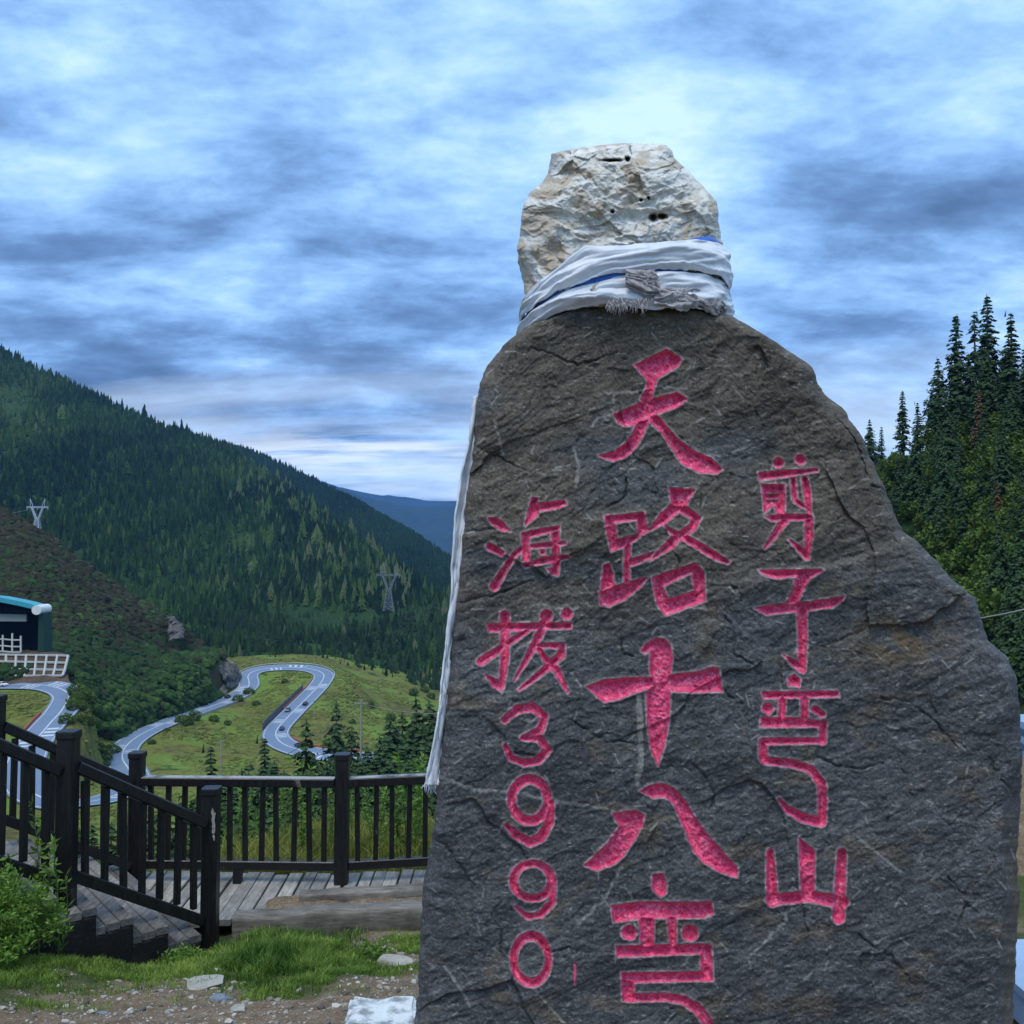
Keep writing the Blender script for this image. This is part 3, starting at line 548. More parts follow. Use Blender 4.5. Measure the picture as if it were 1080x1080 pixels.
# ------------------------------------------------------------------ scarves
def cloth_mat(name, col, dark, rough=.5):
    m = M(name, rough, .35); f = m.noise(7, 5, .6); g = m.noise(40, 4, .6); wv = m.noise(700, 2, .5)
    m.color(m.mix(m.rng(m.math('ADD', m.math('MULTIPLY', f, .6), m.math('MULTIPLY', g, .4)), .38, .66), dark, col)); m.bump(m.math('ADD', g, m.math('MULTIPLY', wv, .3)), .25, .004)
    m.b.inputs['Sheen Weight'].default_value = .3; return m.m
SILK = cloth_mat('white_silk', (.80, .82, .86), (.62, .65, .72), .42); GREYSILK = cloth_mat('soiled_silk', (.52, .49, .50), (.24, .22, .22), .8); BLUESILK = cloth_mat('blue_silk', (.03, .16, .62), (.02, .10, .42), .45)
SCX, SCY, SCB = .372, 3.27, .29
def band(name, up, lo, grow, mat, parent, seed, fold=.014, th0=0, th1=2*math.pi, nn=300, mm=34, slant=1.5, puff=.012, gather=0):
    """a cloth wrap round the neck of the stone between an upper and a lower edge (pixel polylines)"""
    th = np.linspace(th0, th1, nn)[:, None]; t = np.linspace(0, 1, mm)[None]
    e = 2/3.2; cx = np.sign(np.cos(th))*np.abs(np.cos(th))**e; cy = np.sign(np.sin(th))*np.abs(np.sin(th))**e
    A = .322+grow*.6; B = SCB-.012+grow
    X = SCX+A*cx; Yb = SCY-B*cy                     # th=pi/2 faces the viewer
    ppx = 661+108*cx                                # the photograph's column this part of the band shows at
    zu = np.interp(ppx[:, 0], *zip(*up)); zl = np.interp(ppx[:, 0], *zip(*lo)); zl = zl+2.2*fbm(ppx[:, 0]/18, ppx[:, 0]*.01+.37, seed+3, 3)+(noise2(ppx[:, 0]/3.5, ppx[:, 0]*.02+.41, seed+4)*.8); zu = zu+1.2*fbm(ppx[:, 0]/30, ppx[:, 0]*.01+5.37, seed+6, 2)
    pyy = zu[:, None]+(zl-zu)[:, None]*t
    z = P(540, pyy, 2.99)[..., 2]
    s = th*.36*np.ones_like(t)
    f = ridged(s*1.7+t*slant*.5, t*1.3-s*.8, seed, 3, .38)-.5
    f2 = fbm(s*5+t*1, t*3-s*2, seed+8, 3, .4)
    k2 = ridged(s*3-t*1.6, t*1.0+s*1.2, seed+14, 2, .35)-.55
    if gather: f = ridged(s*gather+t*2.5+.4*fbm(s*8, t*3, seed+20, 2), t*2.2, seed, 4, .6)-.5; pyy = pyy+5*fbm(s*14, t*4, seed+22, 3)*sstep(0, .2, t+.05); z = P(540, pyy, 2.99)[..., 2]
    o = fold*f*1.9+fold*.4*f2+fold*.8*np.clip(k2, 0, 1)*2+puff*np.sin(math.pi*t)-.006+.012*t
    tap = np.concatenate([np.ones(1), np.ones(mm-1)])[None]
    nx = cx*1.0; ny = -cy; ln = np.hypot(nx, ny); nx, ny = nx/ln, ny/ln
    V = np.stack([X+nx*o*tap, Yb+ny*o*tap, z], -1)
    i = np.arange(nn-1)[:, None]*mm+np.arange(mm-1)[None]; F = np.stack([i, i+mm, i+mm+1, i+1], -1).reshape(-1, 4)
    ob = mesh_np(name, V.reshape(-1, 3), F, mat, parent)
    sm = ob.modifiers.new('thickness', 'SOLIDIFY'); sm.thickness = .004; sm.offset = 0
    return ob
def fringe(name, pts, lens, mat, parent, seed, Yd, w=.004, down=(0, 0, -1)):
    mb = MB(); r = random.Random(seed)
    for (x, y), l in zip(pts, lens):
        p = P(x, y, Yd+r.uniform(-.01, .01)); q = [p]
        for k in range(4): q.append(q[-1]+np.array([r.gauss(0, .45), r.gauss(0, .2), -1])*l*PXM/4)
        mb.tube(q, [w*.7, w*.6, w*.5, w*.35, w*.2], 4)
    return mb.build(name, mat, parent, True)
ws = empty('ceremonial_scarf', P(662, 338, 3.27), 'crumpled white silk scarf wound around the quartz boulder', 'scarf')
bs = empty('blue_scarf', P(662, 338, 3.27), 'blue silk scarf mostly hidden under the white one', 'scarf')
def rel(o): 
    o.matrix_parent_inverse = o.parent.matrix_world.inverted() if False else __import__('mathutils').Matrix.Translation(-o.parent.location)
    return o
rel(band('underlayer', [(553,314),(556,312),(575,303),(600,284),(700,258),(735,246),(752,243),(772,246)], [(553,330),(562,330),(590,312),(640,300),(700,290),(772,270)], .001, BLUESILK, bs, 5, .006))
rel(band('lower_wrap', [(553,322),(557,322),(580,308),(600,300),(640,291),(700,287),(772,290)], [(553,347),(556,343),(570,336),(585,329),(603,324),(633,322),(680,328),(720,326),(750,326),(773,329)], .014, SILK, ws, 21, .012, slant=2.6, puff=.016))
rel(band('upper_wrap', [(553,302),(556,301),(567,293),(587,280),(615,262),(650,261),(687,257),(727,253),(760,250),(772,252)], [(553,328),(557,324),(575,314),(590,306),(620,295),(650,288),(690,284),(730,286),(772,297)], .020, SILK, ws, 33, .011, slant=1.2, puff=.014))
# soiled bunched end across the front, with a frayed hem
rel(band('soiled_end', [(553,300),(640,294),(652,287),(682,287),(690,302),(705,303),(735,303),(750,312),(772,320)], [(553,301),(640,300),(655,306),(672,318),(692,328),(720,328),(752,330),(772,336)], .031, GREYSILK, ws, 47, .014, R(85), R(90.8), 160, 60, 4., .010, 22))
rel(band('hanging_end', [(553,300),(655,312),(690,306),(720,304),(745,307),(757,316),(772,322)], [(553,300),(655,322),(690,327),(720,326),(745,330),(757,334),(772,336)], .030, GREYSILK, ws, 53, .010, R(40), R(86.5), 220, 40, 2., .010, 9))
pts = [(640+i*.6+RNG.normal(0, 2.5), 319+3*math.sin(i*.5)+RNG.normal(0, 2)) for i in range(75)]
rel(fringe('frayed_hem', pts, [3+9*RNG.random()**2+7*math.exp(-((i-15)/12)**2)*RNG.random() for i in range(75)], GREYSILK, ws, 3, 2.94, .0026))
# long scarf hanging down the left side
hs = empty('hanging_scarf', P(470, 700, 3.1), 'long thin white scarf hanging down beside the left edge of the stele', 'scarf')
cl = [(418,502,3),(445,500,6),(470,497,8),(495,493,13),(520,490,15),(545,487,15),(570,484,13),(600,481,12),(625,480,9),(655,476,8),(690,472,7),(720,468.5,8),(750,466,9),(780,462.5,11),(805,459,15),(820,457,16),(828,456,14)]
yy = np.linspace(418, 828, 260); cx = np.interp(yy, [a[0] for a in cl], [a[1] for a in cl])+.9*fbm(yy/31, yy*.011+.37, 4, 3); wd = np.interp(yy, [a[0] for a in cl], [a[2] for a in cl])
t = np.linspace(-1, 1, 14)[None]; px = cx[:, None]+t*wd[:, None]/2
dep = 3.06+.012*t+.016*fbm(t*1.1+.3+yy[:, None]/160, yy[:, None]/90, 6, 3)+.006*fbm(t*2.6+yy[:, None]/60, yy[:, None]/48, 8, 3)
V = P(px, yy[:, None]+0*t, dep); i = np.arange(259)[:, None]*14+np.arange(13)[None]
o = mesh_np('cloth', V.reshape(-1, 3), np.stack([i, i+1, i+15, i+14], -1).reshape(-1, 4), SILK, hs); sm = o.modifiers.new('thickness', 'SOLIDIFY'); sm.thickness = .006; rel(o)
rel(fringe('frayed_hem', [(450+RNG.uniform(0, 13), 823) for i in range(40)], [RNG.uniform(6, 16) for i in range(40)], SILK, hs, 9, 3.07, .0035))
# ------------------------------------------------------------------ valley, hills and mountains
def tps_fit(xy, z, lam=1e-3):
    n = len(xy); d = np.hypot(xy[:, None, 0]-xy[None, :, 0], xy[:, None, 1]-xy[None, :, 1])
    K = np.where(d > 0, d*d*np.log(d+1e-9), 0)+lam*np.eye(n)*n; Pm = np.c_[np.ones(n), xy]
    A = np.zeros((n+3, n+3)); A[:n, :n] = K; A[:n, n:] = Pm; A[n:, :n] = Pm.T
    w = np.linalg.solve(A, np.r_[z, 0, 0, 0])
    def f(x, y):
        sh = np.shape(x); x = np.ravel(x); y = np.ravel(y); out = np.zeros(len(x))
        for s in range(0, len(x), 20000):
            xx, yy = x[s:s+20000], y[s:s+20000]; dd = np.hypot(xx[:, None]-xy[None, :, 0], yy[:, None]-xy[None, :, 1])
            out[s:s+20000] = np.where(dd > 0, dd*dd*np.log(dd+1e-9), 0)@w[:n]+w[n]+w[n+1]*xx+w[n+2]*yy
        return out.reshape(sh)
    return f
ROAD = [(-60,724,345),(0,722,338),(30,722,334),(55,724,328),(72,732,318),(66,748,306),(52,764,294),(36,784,280),(26,808,266),(30,832,254),(60,846,252),(95,846,262),(124,838,276),(140,825,292),(136,812,306),(129,799,322),(134,786,342),(152,773,365),(182,760,396),(215,748,430),(246,736,462),(262,724,480),(262,712,493),(274,706,502),(300,704,508),(325,705,508),(341,711,496),(337,722,476),(322,738,448),(305,755,418),(292,770,392),(293,780,376),(306,788,364),(330,794,356),(370,799,352),(420,800,352),(470,798,356)]
SCALE_S = 100.
ctrl = ROAD[::1]+[(345,712,520),(375,715,545),(400,724,545),(465,742,560),(520,760,560),(365,735,480),(400,762,440),(470,764,470),(350,760,410),(420,790,370),(300,725,460),(240,760,420),(200,785,365),(250,790,340),(180,815,300),(300,690,620),(200,700,620),(100,690,560),(480,720,640),(600,740,640),(700,770,560),(100,750,350),(95,780,325),(160,750,400),(20,750,305),(10,700,365)]
cw = P(*[np.array([c[i] for c in ctrl], float) for i in range(3)])
near = [(-60,12,-9),(-25,12,-6),(0,12,-3.4),(20,12,-3.2),(50,12,-4),(-60,40,-22),(0,35,-13),(60,40,-18),(-120,80,-40),(-40,80,-33),(20,80,-30),(90,80,-34),(-160,150,-52),(-60,150,-52),(10,150,-48),(110,150,-58),(-60,215,-64),(30,220,-66),(150,240,-80),(200,500,-110),(-330,300,-35),(-380,500,-40),(-330,650,-60),(0,720,-85),(250,720,-120)]
pts = np.concatenate([cw, np.array(near, float)])
TPS = tps_fit(pts[:, :2]/SCALE_S, pts[:, 2], 2e-5)
def catmull(p, n):
    p = np.asarray(p, float); t = np.arange(len(p)); q = np.linspace(0, len(p)-1, n); i = np.clip(np.floor(q).astype(int), 0, len(p)-2); f = (q-i)[:, None]
    g = lambda k: p[np.clip(i+k, 0, len(p)-1)]
    a, b, c, d = g(-1), g(0), g(1), g(2)
    return .5*((2*b)+(-a+c)*f+(2*a-5*b+4*c-d)*f*f+(-a+3*b-3*c+d)*f**3)
rw = P(*[np.array([c[i] for c in ROAD], float) for i in range(3)])
RC = catmull(rw, 700)
ds = np.r_[0, np.cumsum(np.linalg.norm(np.diff(RC[:, :2], axis=0), axis=1))]
q = np.linspace(0, ds[-1], 900); RC = np.stack([np.interp(q, ds, RC[:, k]) for k in range(3)], -1); RS = q
ker = np.ones(21)/21; RC[10:-10, 2] = np.convolve(RC[:, 2], ker, 'valid')
RT = np.gradient(RC, axis=0); RT[:, 2] = 0; RT /= np.linalg.norm(RT, axis=1)[:, None]; RN = np.stack([-RT[:, 1], RT[:, 0]], -1)
ROADW = 5.2
BANK = .17      # the carriageway leans towards the valley in front
def road_z(X, Y, full=False):
    X = np.ravel(X); Y = np.ravel(Y); bd = np.full(len(X), 1e9); bz = np.zeros(len(X)); bw = np.zeros(len(X))
    for k in range(0, len(RC), 2):
        d = np.hypot(X-RC[k, 0], Y-RC[k, 1]); bd = np.minimum(bd, d); w = 1/(d*d+1.5)**3; bz += w*(RC[k, 2]+BANK*np.clip(Y-RC[k, 1], -8, 8)); bw += w
    return bd, bz/bw
def valley_z(X, Y, cut=True):
    sh = np.shape(X); X = np.ravel(np.asarray(X, float)); Y = np.ravel(np.asarray(Y, float))
    z = TPS(X/SCALE_S, Y/SCALE_S)
    far = sstep(40, 120, Y); z = z+far*(2.2*fbm(X/55, Y/55, 5, 4)+.5*fbm(X/9, Y/9, 8, 3))
    if cut:
        bd, bz = road_z(X, Y); w = 1-sstep(6.0, 30, bd); z = z*(1-w)+(bz-.35)*w
    return z.reshape(sh)

def veg_mat(name, stops, scale=.05, fine=.8, dots=None, rough=.95):
    m = M(name, rough, .1); a = m.noise(scale, 5, .6); b = m.noise(fine, 4, .65)
    c = m.ramp(m.math('ADD', m.math('MULTIPLY', a, .6), m.math('MULTIPLY', b, .4)), stops)
    if dots: c = m.mix(m.math('MULTIPLY', m.rng(m.noise(dots[0], 3, .6), dots[1], dots[1]+.06), .85), c, dots[2])
    m.color(c); m.bump(b, .8, .6); return m
vm = veg_mat('meadow', [(.36, (.075, .065, .022)), (.44, (.11, .105, .030)), (.50, (.15, .155, .036)), (.56, (.105, .19, .028)), (.66, (.22, .22, .065))], .03, .42, (.11, .60, (.035, .045, .016)))
VALLEY = vm.m
xs = np.concatenate([np.linspace(-420, -200, 40)[:-1], np.linspace(-200, 60, 150)[:-1], np.linspace(60, 330, 50)]); ys = np.concatenate([np.linspace(12, 120, 40)[:-1], np.linspace(120, 560, 250)[:-1], np.linspace(560, 760, 50)])
tag(heightgrid('valley', xs, ys, valley_z, VALLEY), kind='structure')
FARG = veg_mat('far_ground', [(.3, (.02, .04, .02)), (.7, (.05, .08, .03))], .004, .05).m
tag(heightgrid('terrain', np.linspace(-14000, 14000, 60), np.linspace(-3000, 16000, 60), lambda X, Y: -170-60*sstep(700, 3000, Y)+0*X, FARG), kind='structure')

class Loft:
    """a hillside through several contour lines given as photograph pixels with a distance each"""
    def __init__(s, name, lines, ns, nt, mat, amp=(0, 30), seed=0, tail=None, crest=.0):
        Ls = []
        xs = np.linspace(lines[0][0][0], lines[0][-1][0], ns)
        for ln in lines:
            ln = np.array(ln, float); u = np.linspace(0, 1, ns)
            k = (ln[:, 0]-ln[0, 0])/(ln[-1, 0]-ln[0, 0]); L = np.stack([np.interp(u, k, ln[:, j]) for j in range(3)], -1)
            w = max(3, ns//40)|1; Lp = np.pad(L, ((w//2, w//2), (0, 0)), 'edge'); L = np.stack([np.convolve(Lp[:, j], np.ones(w)/w, 'valid') for j in range(3)], -1)
            Ls.append(P(L[:, 0], L[:, 1], L[:, 2]))
        if tail is not None:
            for dy, dz in tail: Ls.append(Ls[len(lines)-1]+np.array([0, dy, dz]))
        s.front = len(lines)-1; s.total = len(Ls)-1
        Ls = np.array(Ls); nf_ = int(nt*.8); G = np.stack([catmull(Ls[:s.front+1, i], nf_) for i in range(ns)], 0); tl = Ls[s.front:]; s.nf = nf_
        if tail is not None: q = np.linspace(0, len(tl)-1, nt-nf_+1)[1:]; G = np.concatenate([G, np.stack([np.stack([np.interp(q, np.arange(len(tl)), tl[:, i, j]) for j in range(3)], -1) for i in range(ns)], 0)], 1)     # ns, nt, 3
        tt = np.arange(nt)/(nf_-1.); A = amp[0]*np.maximum(np.sin(np.pi*np.clip(tt, 0, 1)), crest**2)**.5*(tt <= 1.001)
        G[..., 2] += A[None]*fbm(G[..., 0]/amp[1], G[..., 1]/amp[1], seed, 4); G[..., 1] += A[None]*.8*fbm(G[..., 0]/amp[1]*.9+7, G[..., 2]/amp[1], seed+9, 4)
        s.G = G; i = np.arange(ns-1)[:, None]*nt+np.arange(nt-1)[None]
        s.o = tag(mesh_np(name, G.reshape(-1, 3), np.stack([i, i+nt, i+nt+1, i+1], -1).reshape(-1, 4), mat), kind='structure')
    def scatter(s, n, rng, t0=0, t1=None):
        """n points spread evenly over the front face: position and (s, t)"""
        G = s.G; nt = G.shape[1]; m_ = s.nf-1
        m0 = int((s.nf-1)*t0); a = G[1:, m0:m_]-G[:-1, m0:m_]; b = G[:-1, m0+1:m_+1]-G[:-1, m0:m_]; ar = np.linalg.norm(np.cross(a, b), axis=-1)
        pick = rng.choice(ar.size, n, p=(ar/ar.sum()).ravel()); ii, jj = np.unravel_index(pick, ar.shape); u, v = rng.random(n)[:, None], rng.random(n)[:, None]; jj = jj+m0
        return (G[ii, jj]*(1-u)+G[ii+1, jj]*u)*(1-v)+(G[ii, jj+1]*(1-u)+G[ii+1, jj+1]*u)*v

def rocky(name, cols, s1, s2):
    return veg_mat(name, cols, s1, s2)
FLOOR = veg_mat('forest_floor', [(.3, (.012, .026, .010)), (.5, (.026, .055, .016)), (.7, (.06, .11, .025))], .012, .2).m
HEATH = veg_mat('heath', [(.3, (.030, .028, .014)), (.5, (.055, .052, .024)), (.7, (.085, .095, .035))], .03, .5).m
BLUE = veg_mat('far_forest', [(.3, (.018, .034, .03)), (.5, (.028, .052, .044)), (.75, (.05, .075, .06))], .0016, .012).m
SCAR = veg_mat('bare_cut', [(.3, (.12, .10, .075)), (.5, (.22, .18, .13)), (.7, (.32, .28, .22))], .05, .6).m

# far ranges closing the valley
Loft('mountain', [[(-900,640,5200),(200,620,5200),(480,640,5200),(1100,640,5200),(2000,640,5200)], [(-900,560,6000),(200,560,6000),(420,560,6000),(480,566,6000),(900,590,6000),(2000,590,6000)], [(-900,490,7000),(200,495,7000),(330,509,7000),(362,516,7000),(385,526,7000),(400,530,7000),(415,529,7000),(435,536,7000),(460,536,7000),(480,532,7000),(560,522,7000),(700,510,7000),(1000,500,7000),(1300,490,7000),(2000,480,7000)]], 300, 60, BLUE, (120, 420), 4, [(80, -10), (600, -400), (1500, -1200)], .42)
Loft('mountain', [[(-900,640,8500),(2000,640,8500)], [(-900,500,10000),(300,515,10000),(340,510,10000),(372,516,10000),(400,523,10000),(420,525,10000),(440,526,10000),(455,529,10000),(470,530,10000),(500,526,10000),(640,510,10000),(900,505,10000),(2000,490,10000)]], 300, 40, BLUE, (160, 600), 24, [(80, -10), (600, -500), (1500, -1500)], .42)
# second wooded ridge
LB = Loft('forested_ridge', [[(-300,690,1150),(200,650,1150),(400,665,1150),(480,690,1150),(560,720,1150)], [(-300,560,1500),(200,560,1500),(350,590,1500),(430,612,1400),(480,640,1350),(560,690,1350)], [(-300,400,2300),(100,440,2250),(200,462,2200),(255,474,2150),(300,492,2100),(340,512,2050),(370,528,2000),(400,545,1950),(430,562,1900),(455,578,1850),(480,593,1800),(560,650,1700)]], 220, 90, FLOOR, (22, 180), 14, [(20, -3), (250, -80), (800, -500)])
# the big wooded slope
LA = Loft('forested_mountain', [[(-420,640,640),(0,690,620),(180,705,600),(250,704,600),(330,703,600),(400,716,600),(480,738,590),(600,790,560)], [(-420,480,860),(0,560,860),(150,600,850),(260,630,820),(380,660,760),(440,680,720),(480,705,690),(600,760,640)], [(-420,330,1200),(0,430,1180),(120,475,1150),(230,520,1120),(330,570,1050),(400,610,960),(440,640,880),(480,670,800),(600,740,740)], [(-420,330,1550),(-100,345,1500),(0,372,1480),(40,392,1460),(90,418,1440),(150,446,1420),(200,462,1400),(250,482,1380),(300,520,1330),(350,556,1250),(400,590,1120),(440,618,1000),(480,648,900),(600,720,820)]], 260, 130, FLOOR, (14, 110), 4, [(18, -3), (200, -60), (700, -420)])
# the heath-covered spur on the left with the pylon on it
LD = Loft('shrub_hill', [[(-300,735,330),(-60,735,345),(60,738,348),(85,757,345),(105,786,350),(128,800,360),(150,788,385),(185,770,415),(215,757,445),(240,744,478),(254,735,500)], [(-300,700,330),(-60,700,345),(60,702,348),(85,722,345),(105,752,350),(128,768,360),(150,758,385),(185,742,415),(215,733,445),(240,722,478),(254,714,500)], [(-300,640,390),(-60,655,400),(40,665,400),(80,680,400),(110,700,400),(140,712,405),(165,712,420),(190,708,440),(212,704,460),(235,702,480),(250,708,505)], [(-300,560,450),(-60,585,460),(20,595,465),(70,620,470),(110,645,472),(145,664,475),(170,676,480),(190,684,490),(210,690,495),(228,695,500),(246,704,510)], [(-300,470,540),(-60,515,540),(0,540,535),(40,562,530),(80,592,528),(110,614,525),(140,634,520),(165,650,515),(182,658,512),(196,668,508),(212,682,506),(228,692,506),(244,703,515)]], 190, 90, HEATH, (4.5, 40), 31, [(10, -2), (40, -14), (120, -70)])
# wooded slope on the right
RIGHT = veg_mat('right_slope_ground', [(.3, (.016, .03, .012)), (.5, (.035, .06, .018)), (.7, (.07, .11, .03))], .06, .8).m
LE = Loft('right_slope', [[(600,830,200),(860,815,125),(1000,800,96),(1080,775,80),(1400,760,60)], [(700,760,230),(880,720,165),(980,700,135),(1080,660,110),(1400,600,85)], [(760,690,260),(880,620,205),(960,580,175),(1080,530,142),(1400,430,110)], [(760,640,300),(860,545,262),(905,510,235),(950,488,218),(1000,462,202),(1040,440,194),(1080,412,186),(1400,190,150)]], 120, 70, RIGHT, (3.5, 24), 61, [(6, -1), (30, -10), (90, -60)])

# rock cut beside the road where it rounds the spur
def slab_patch(name, lines, ns, nt, mat, amp, seed, label, cat):
    Ls = [catmull(P(*[np.array([c[i] for c in l], float) for i in range(3)]), ns) for l in lines]
    G = np.stack([catmull(np.array(Ls)[:, i], nt) for i in range(ns)], 0)
    G[..., 1] += amp*fbm(G[..., 0]/4, G[..., 2]/3, seed, 4); G[..., 2] += .4*amp*fbm(G[..., 0]/5, G[..., 1]/5, seed+5, 3)
    i = np.arange(ns-1)[:, None]*nt+np.arange(nt-1)[None]
    return tag(mesh_np(name, G.reshape(-1, 3), np.stack([i, i+nt, i+nt+1, i+1], -1).reshape(-1, 4), mat), label, cat, kind=None if label else 'structure')
ROCKF = veg_mat('cut_rock', [(.38, (.045, .045, .046)), (.5, (.11, .105, .10)), (.62, (.20, .18, .16))], .5, 2.2).m
slab_patch('rock_face', [[(222,742,452),(238,732,470),(252,722,484),(254,713,494)], [(214,715,455),(228,708,472),(244,702,486),(250,704,496)], [(204,690,472),(216,688,480),(232,692,490),(247,703,500)]], 60, 44, SCAR, 3.2, 3, 'bare tan earth cut on the bend where the road rounds the shrubby hill', 'earth cut')
slab_patch('rock_face', [[(240,727,472),(250,722,480),(255,712,490)], [(232,708,470),(246,704,482),(252,704,492)], [(216,690,478),(228,690,486),(244,699,494)]], 60, 44, ROCKF, 3.4, 9, 'grey rock face above the road bend beside the tan earth cut', 'rock face')
slab_patch('rock_face', [[(178,676,470),(188,674,474),(196,672,480)], [(178,662,480),(186,658,484),(195,664,490)], [(176,652,490),(183,649,494),(193,661,498)]], 50, 40, ROCKF, 3.6, 12, 'small grey rock outcrop high on the end of the shrubby hill', 'rock outcrop')

# ------------------------------------------------------------------ the road
m = M('asphalt', .62, .45); uvn = m.n('ShaderNodeUVMap'); su = m.n('ShaderNodeSeparateXYZ'); m.set(su.inputs[0], uvn.outputs[0])
U, Vv = su.outputs[0], su.outputs[1]       # U metres from the middle, V metres along
an = m.noise(.3, 4, .6); a2 = m.noise(3., 3, .6)
asp = m.mix(m.math('ADD', m.math('MULTIPLY', an, .6), m.math('MULTIPLY', a2, .4)), (.10, .14, .215), (.19, .25, .36))
au = m.math('ABSOLUTE', U)
edge = m.math('MULTIPLY', m.rng(au, 4.40, 4.44), m.rng(au, 4.66, 4.62))
cen = m.rng(au, .22, .18)
solid = m.math('MAXIMUM', edge, cen)
vv = m.math('MODULO', Vv, 46.); bars = m.math('MULTIPLY', m.math('LESS_THAN', m.math('MODULO', vv, 2.6), 1.1), m.math('LESS_THAN', vv, 8.))
lane = m.math('MULTIPLY', m.math('GREATER_THAN', U, .55), m.math('LESS_THAN', U, 4.0))
vo = m.math('MODULO', m.math('ADD', Vv, 23.), 61.); bars2 = m.math('MULTIPLY', m.math('LESS_THAN', m.math('MODULO', vo, 2.6), 1.1), m.math('LESS_THAN', vo, 6.))
lane2 = m.math('MULTIPLY', m.math('LESS_THAN', U, -.55), m.math('GREATER_THAN', U, -4.0))
pt = m.math('MAXIMUM', solid, m.math('MAXIMUM', m.math('MULTIPLY', bars, lane), m.math('MULTIPLY', bars2, lane2)))
m.color(m.mix(m.math('MULTIPLY', pt, m.rng(a2, .2, .6, .25, .70)), asp, (.80, .80, .80))); ASPH = m.m
us = np.array([-ROADW, -4.5, -2.5, 0, 2.5, 4.5, ROADW]); nv = len(RC)
V = np.zeros((nv, len(us), 3)); V[..., :2] = RC[:, None, :2]+RN[:, None]*us[None, :, None]; V[..., 2] = RC[:, None, 2]+BANK*(V[..., 1]-RC[:, None, 1])+.12
uv = np.stack(np.broadcast_arrays(us[None], RS[:, None]), -1).reshape(-1, 2); k = len(us); i = np.arange(nv-1)[:, None]*k+np.arange(k-1)[None]
tag(mesh_np('road', V.reshape(-1, 3), np.stack([i, i+1, i+k+1, i+k], -1).reshape(-1, 4), ASPH, uv=uv), kind='structure')
def road_pt(s, off, up=0.): 
    p = np.array([np.interp(s, RS, RC[:, j]) for j in range(3)]); n_ = np.array([np.interp(s, RS, RN[:, j]) for j in range(2)]); p[:2] += n_*off; p[2] += BANK*n_[1]*off+.12+up; return p
RPX = np.stack(PX(RC), -1)
def road_s(px, py, lo=0, hi=None):
    hi = hi or len(RC); return RS[lo+np.argmin(np.hypot(*(RPX[lo:hi]-np.array([px, py])).T))]
CONC = plain('concrete', (.30, .295, .28), .85, .2, .3, .4); ORANGE = plain('orange_paint', (.42, .10, .045), .55, .4, .3, .5); STEELW = plain('galvanised_steel', (.42, .45, .48), .45, .5, .2, .6)
WHITEP = plain('white_paint', (.72, .73, .74), .5, .4, .12, 1.); DARKW = plain('dark_wall', (.10, .10, .095), .9, .2, .3, .6)
def side_strip(name, s0, s1, off, h0, h1, mat, label, cat, thick=.35, step=2.):
    mb = MB(); ss = np.arange(s0, s1+.01, step)
    A = np.array([road_pt(s, off) for s in ss]); B = np.array([road_pt(s, off+thick*np.sign(off)) for s in ss]); n = len(ss)
    V = np.concatenate([A+[0, 0, h0], A+[0, 0, h1], B+[0, 0, h1], B+[0, 0, h0]]); F = []
    for k in range(n-1):
        for q in range(4): a, b = q*n, ((q+1) % 4)*n; F.append((a+k, a+k+1, b+k+1, b+k))
    mb.add(V, F); F = [(0, n, 2*n, 3*n), (n-1, 4*n-1, 3*n-1, 2*n-1)]; mb.q.append(np.array(F)); o = mb.build(name, mat); return tag(o, label, cat)
sgn = lambda s, px, py: 1 if np.hypot(*(np.array(PX(road_pt(s, 5)))-[px, py])) < np.hypot(*(np.array(PX(road_pt(s, -5)))-[px, py])) else -1
def wall_between(name, a, b, toward, h0, h1, mat, label, cat, off=5.6, thick=.35):
    s0, s1 = sorted((road_s(*a), road_s(*b))); sm = (s0+s1)/2; return side_strip(name, s0, s1, off*sgn(sm, *toward), h0, h1, mat, label, cat, thick)
wall_between('retaining_wall', (180,760), (258,730), (230,770), -6.0, .5, CONC, 'long pale concrete retaining wall below the rising middle road', 'retaining wall')
wall_between('retaining_wall', (332,728), (292,770), (270,740), -.2, 2.6, DARKW, 'dark retaining wall along the inside of the straight after the hairpin', 'retaining wall')
wall_between('guardrail', (340,716), (312,748), (300,720), -.3, .6, ORANGE, 'orange guardrail along the grass inside the top hairpin', 'guardrail', 5.3, .3)
wall_between('guardrail', (294,782), (380,799), (330,770), -.3, .6, ORANGE, 'orange barrier along the outside of the lowest visible bend', 'barrier', 5.4, .3)
wall_between('guardrail', (62,752), (38,780), (20,760), -.3, .9, ORANGE, 'orange guardrail on the inside of the nearer left hairpin', 'guardrail', 5.3, .3)
wall_between('guardrail', (30,830), (110,845), (70,800), -.3, .9, ORANGE, 'orange barrier seen low between the stair balusters', 'barrier', 5.4, .3)
# thin steel guardrail on posts along the outside of the top hairpin
s0, s1 = sorted((road_s(262,722), road_s(337,722))); sg = sgn((s0+s1)/2, 300, 690); mb = MB(); gr = empty('guardrail', road_pt(s0, 5.2*sg), 'thin steel guardrail around the outside of the top hairpin', 'guardrail')
gl = Vector(gr.location)
ss = np.arange(s0, s1, 3.); A = np.array([road_pt(s, 5.3*sg, .75) for s in ss])-np.array(gl)
mb.tube(A, .16, 5); mb.build('rail', STEELW, gr)
for s in ss[::2]: mb = MB(); p = road_pt(s, 5.3*sg)-np.array(gl); mb.beam(p-[0, 0, .6], p+[0, 0, .8], .14, .14); mb.build('post', STEELW, gr)
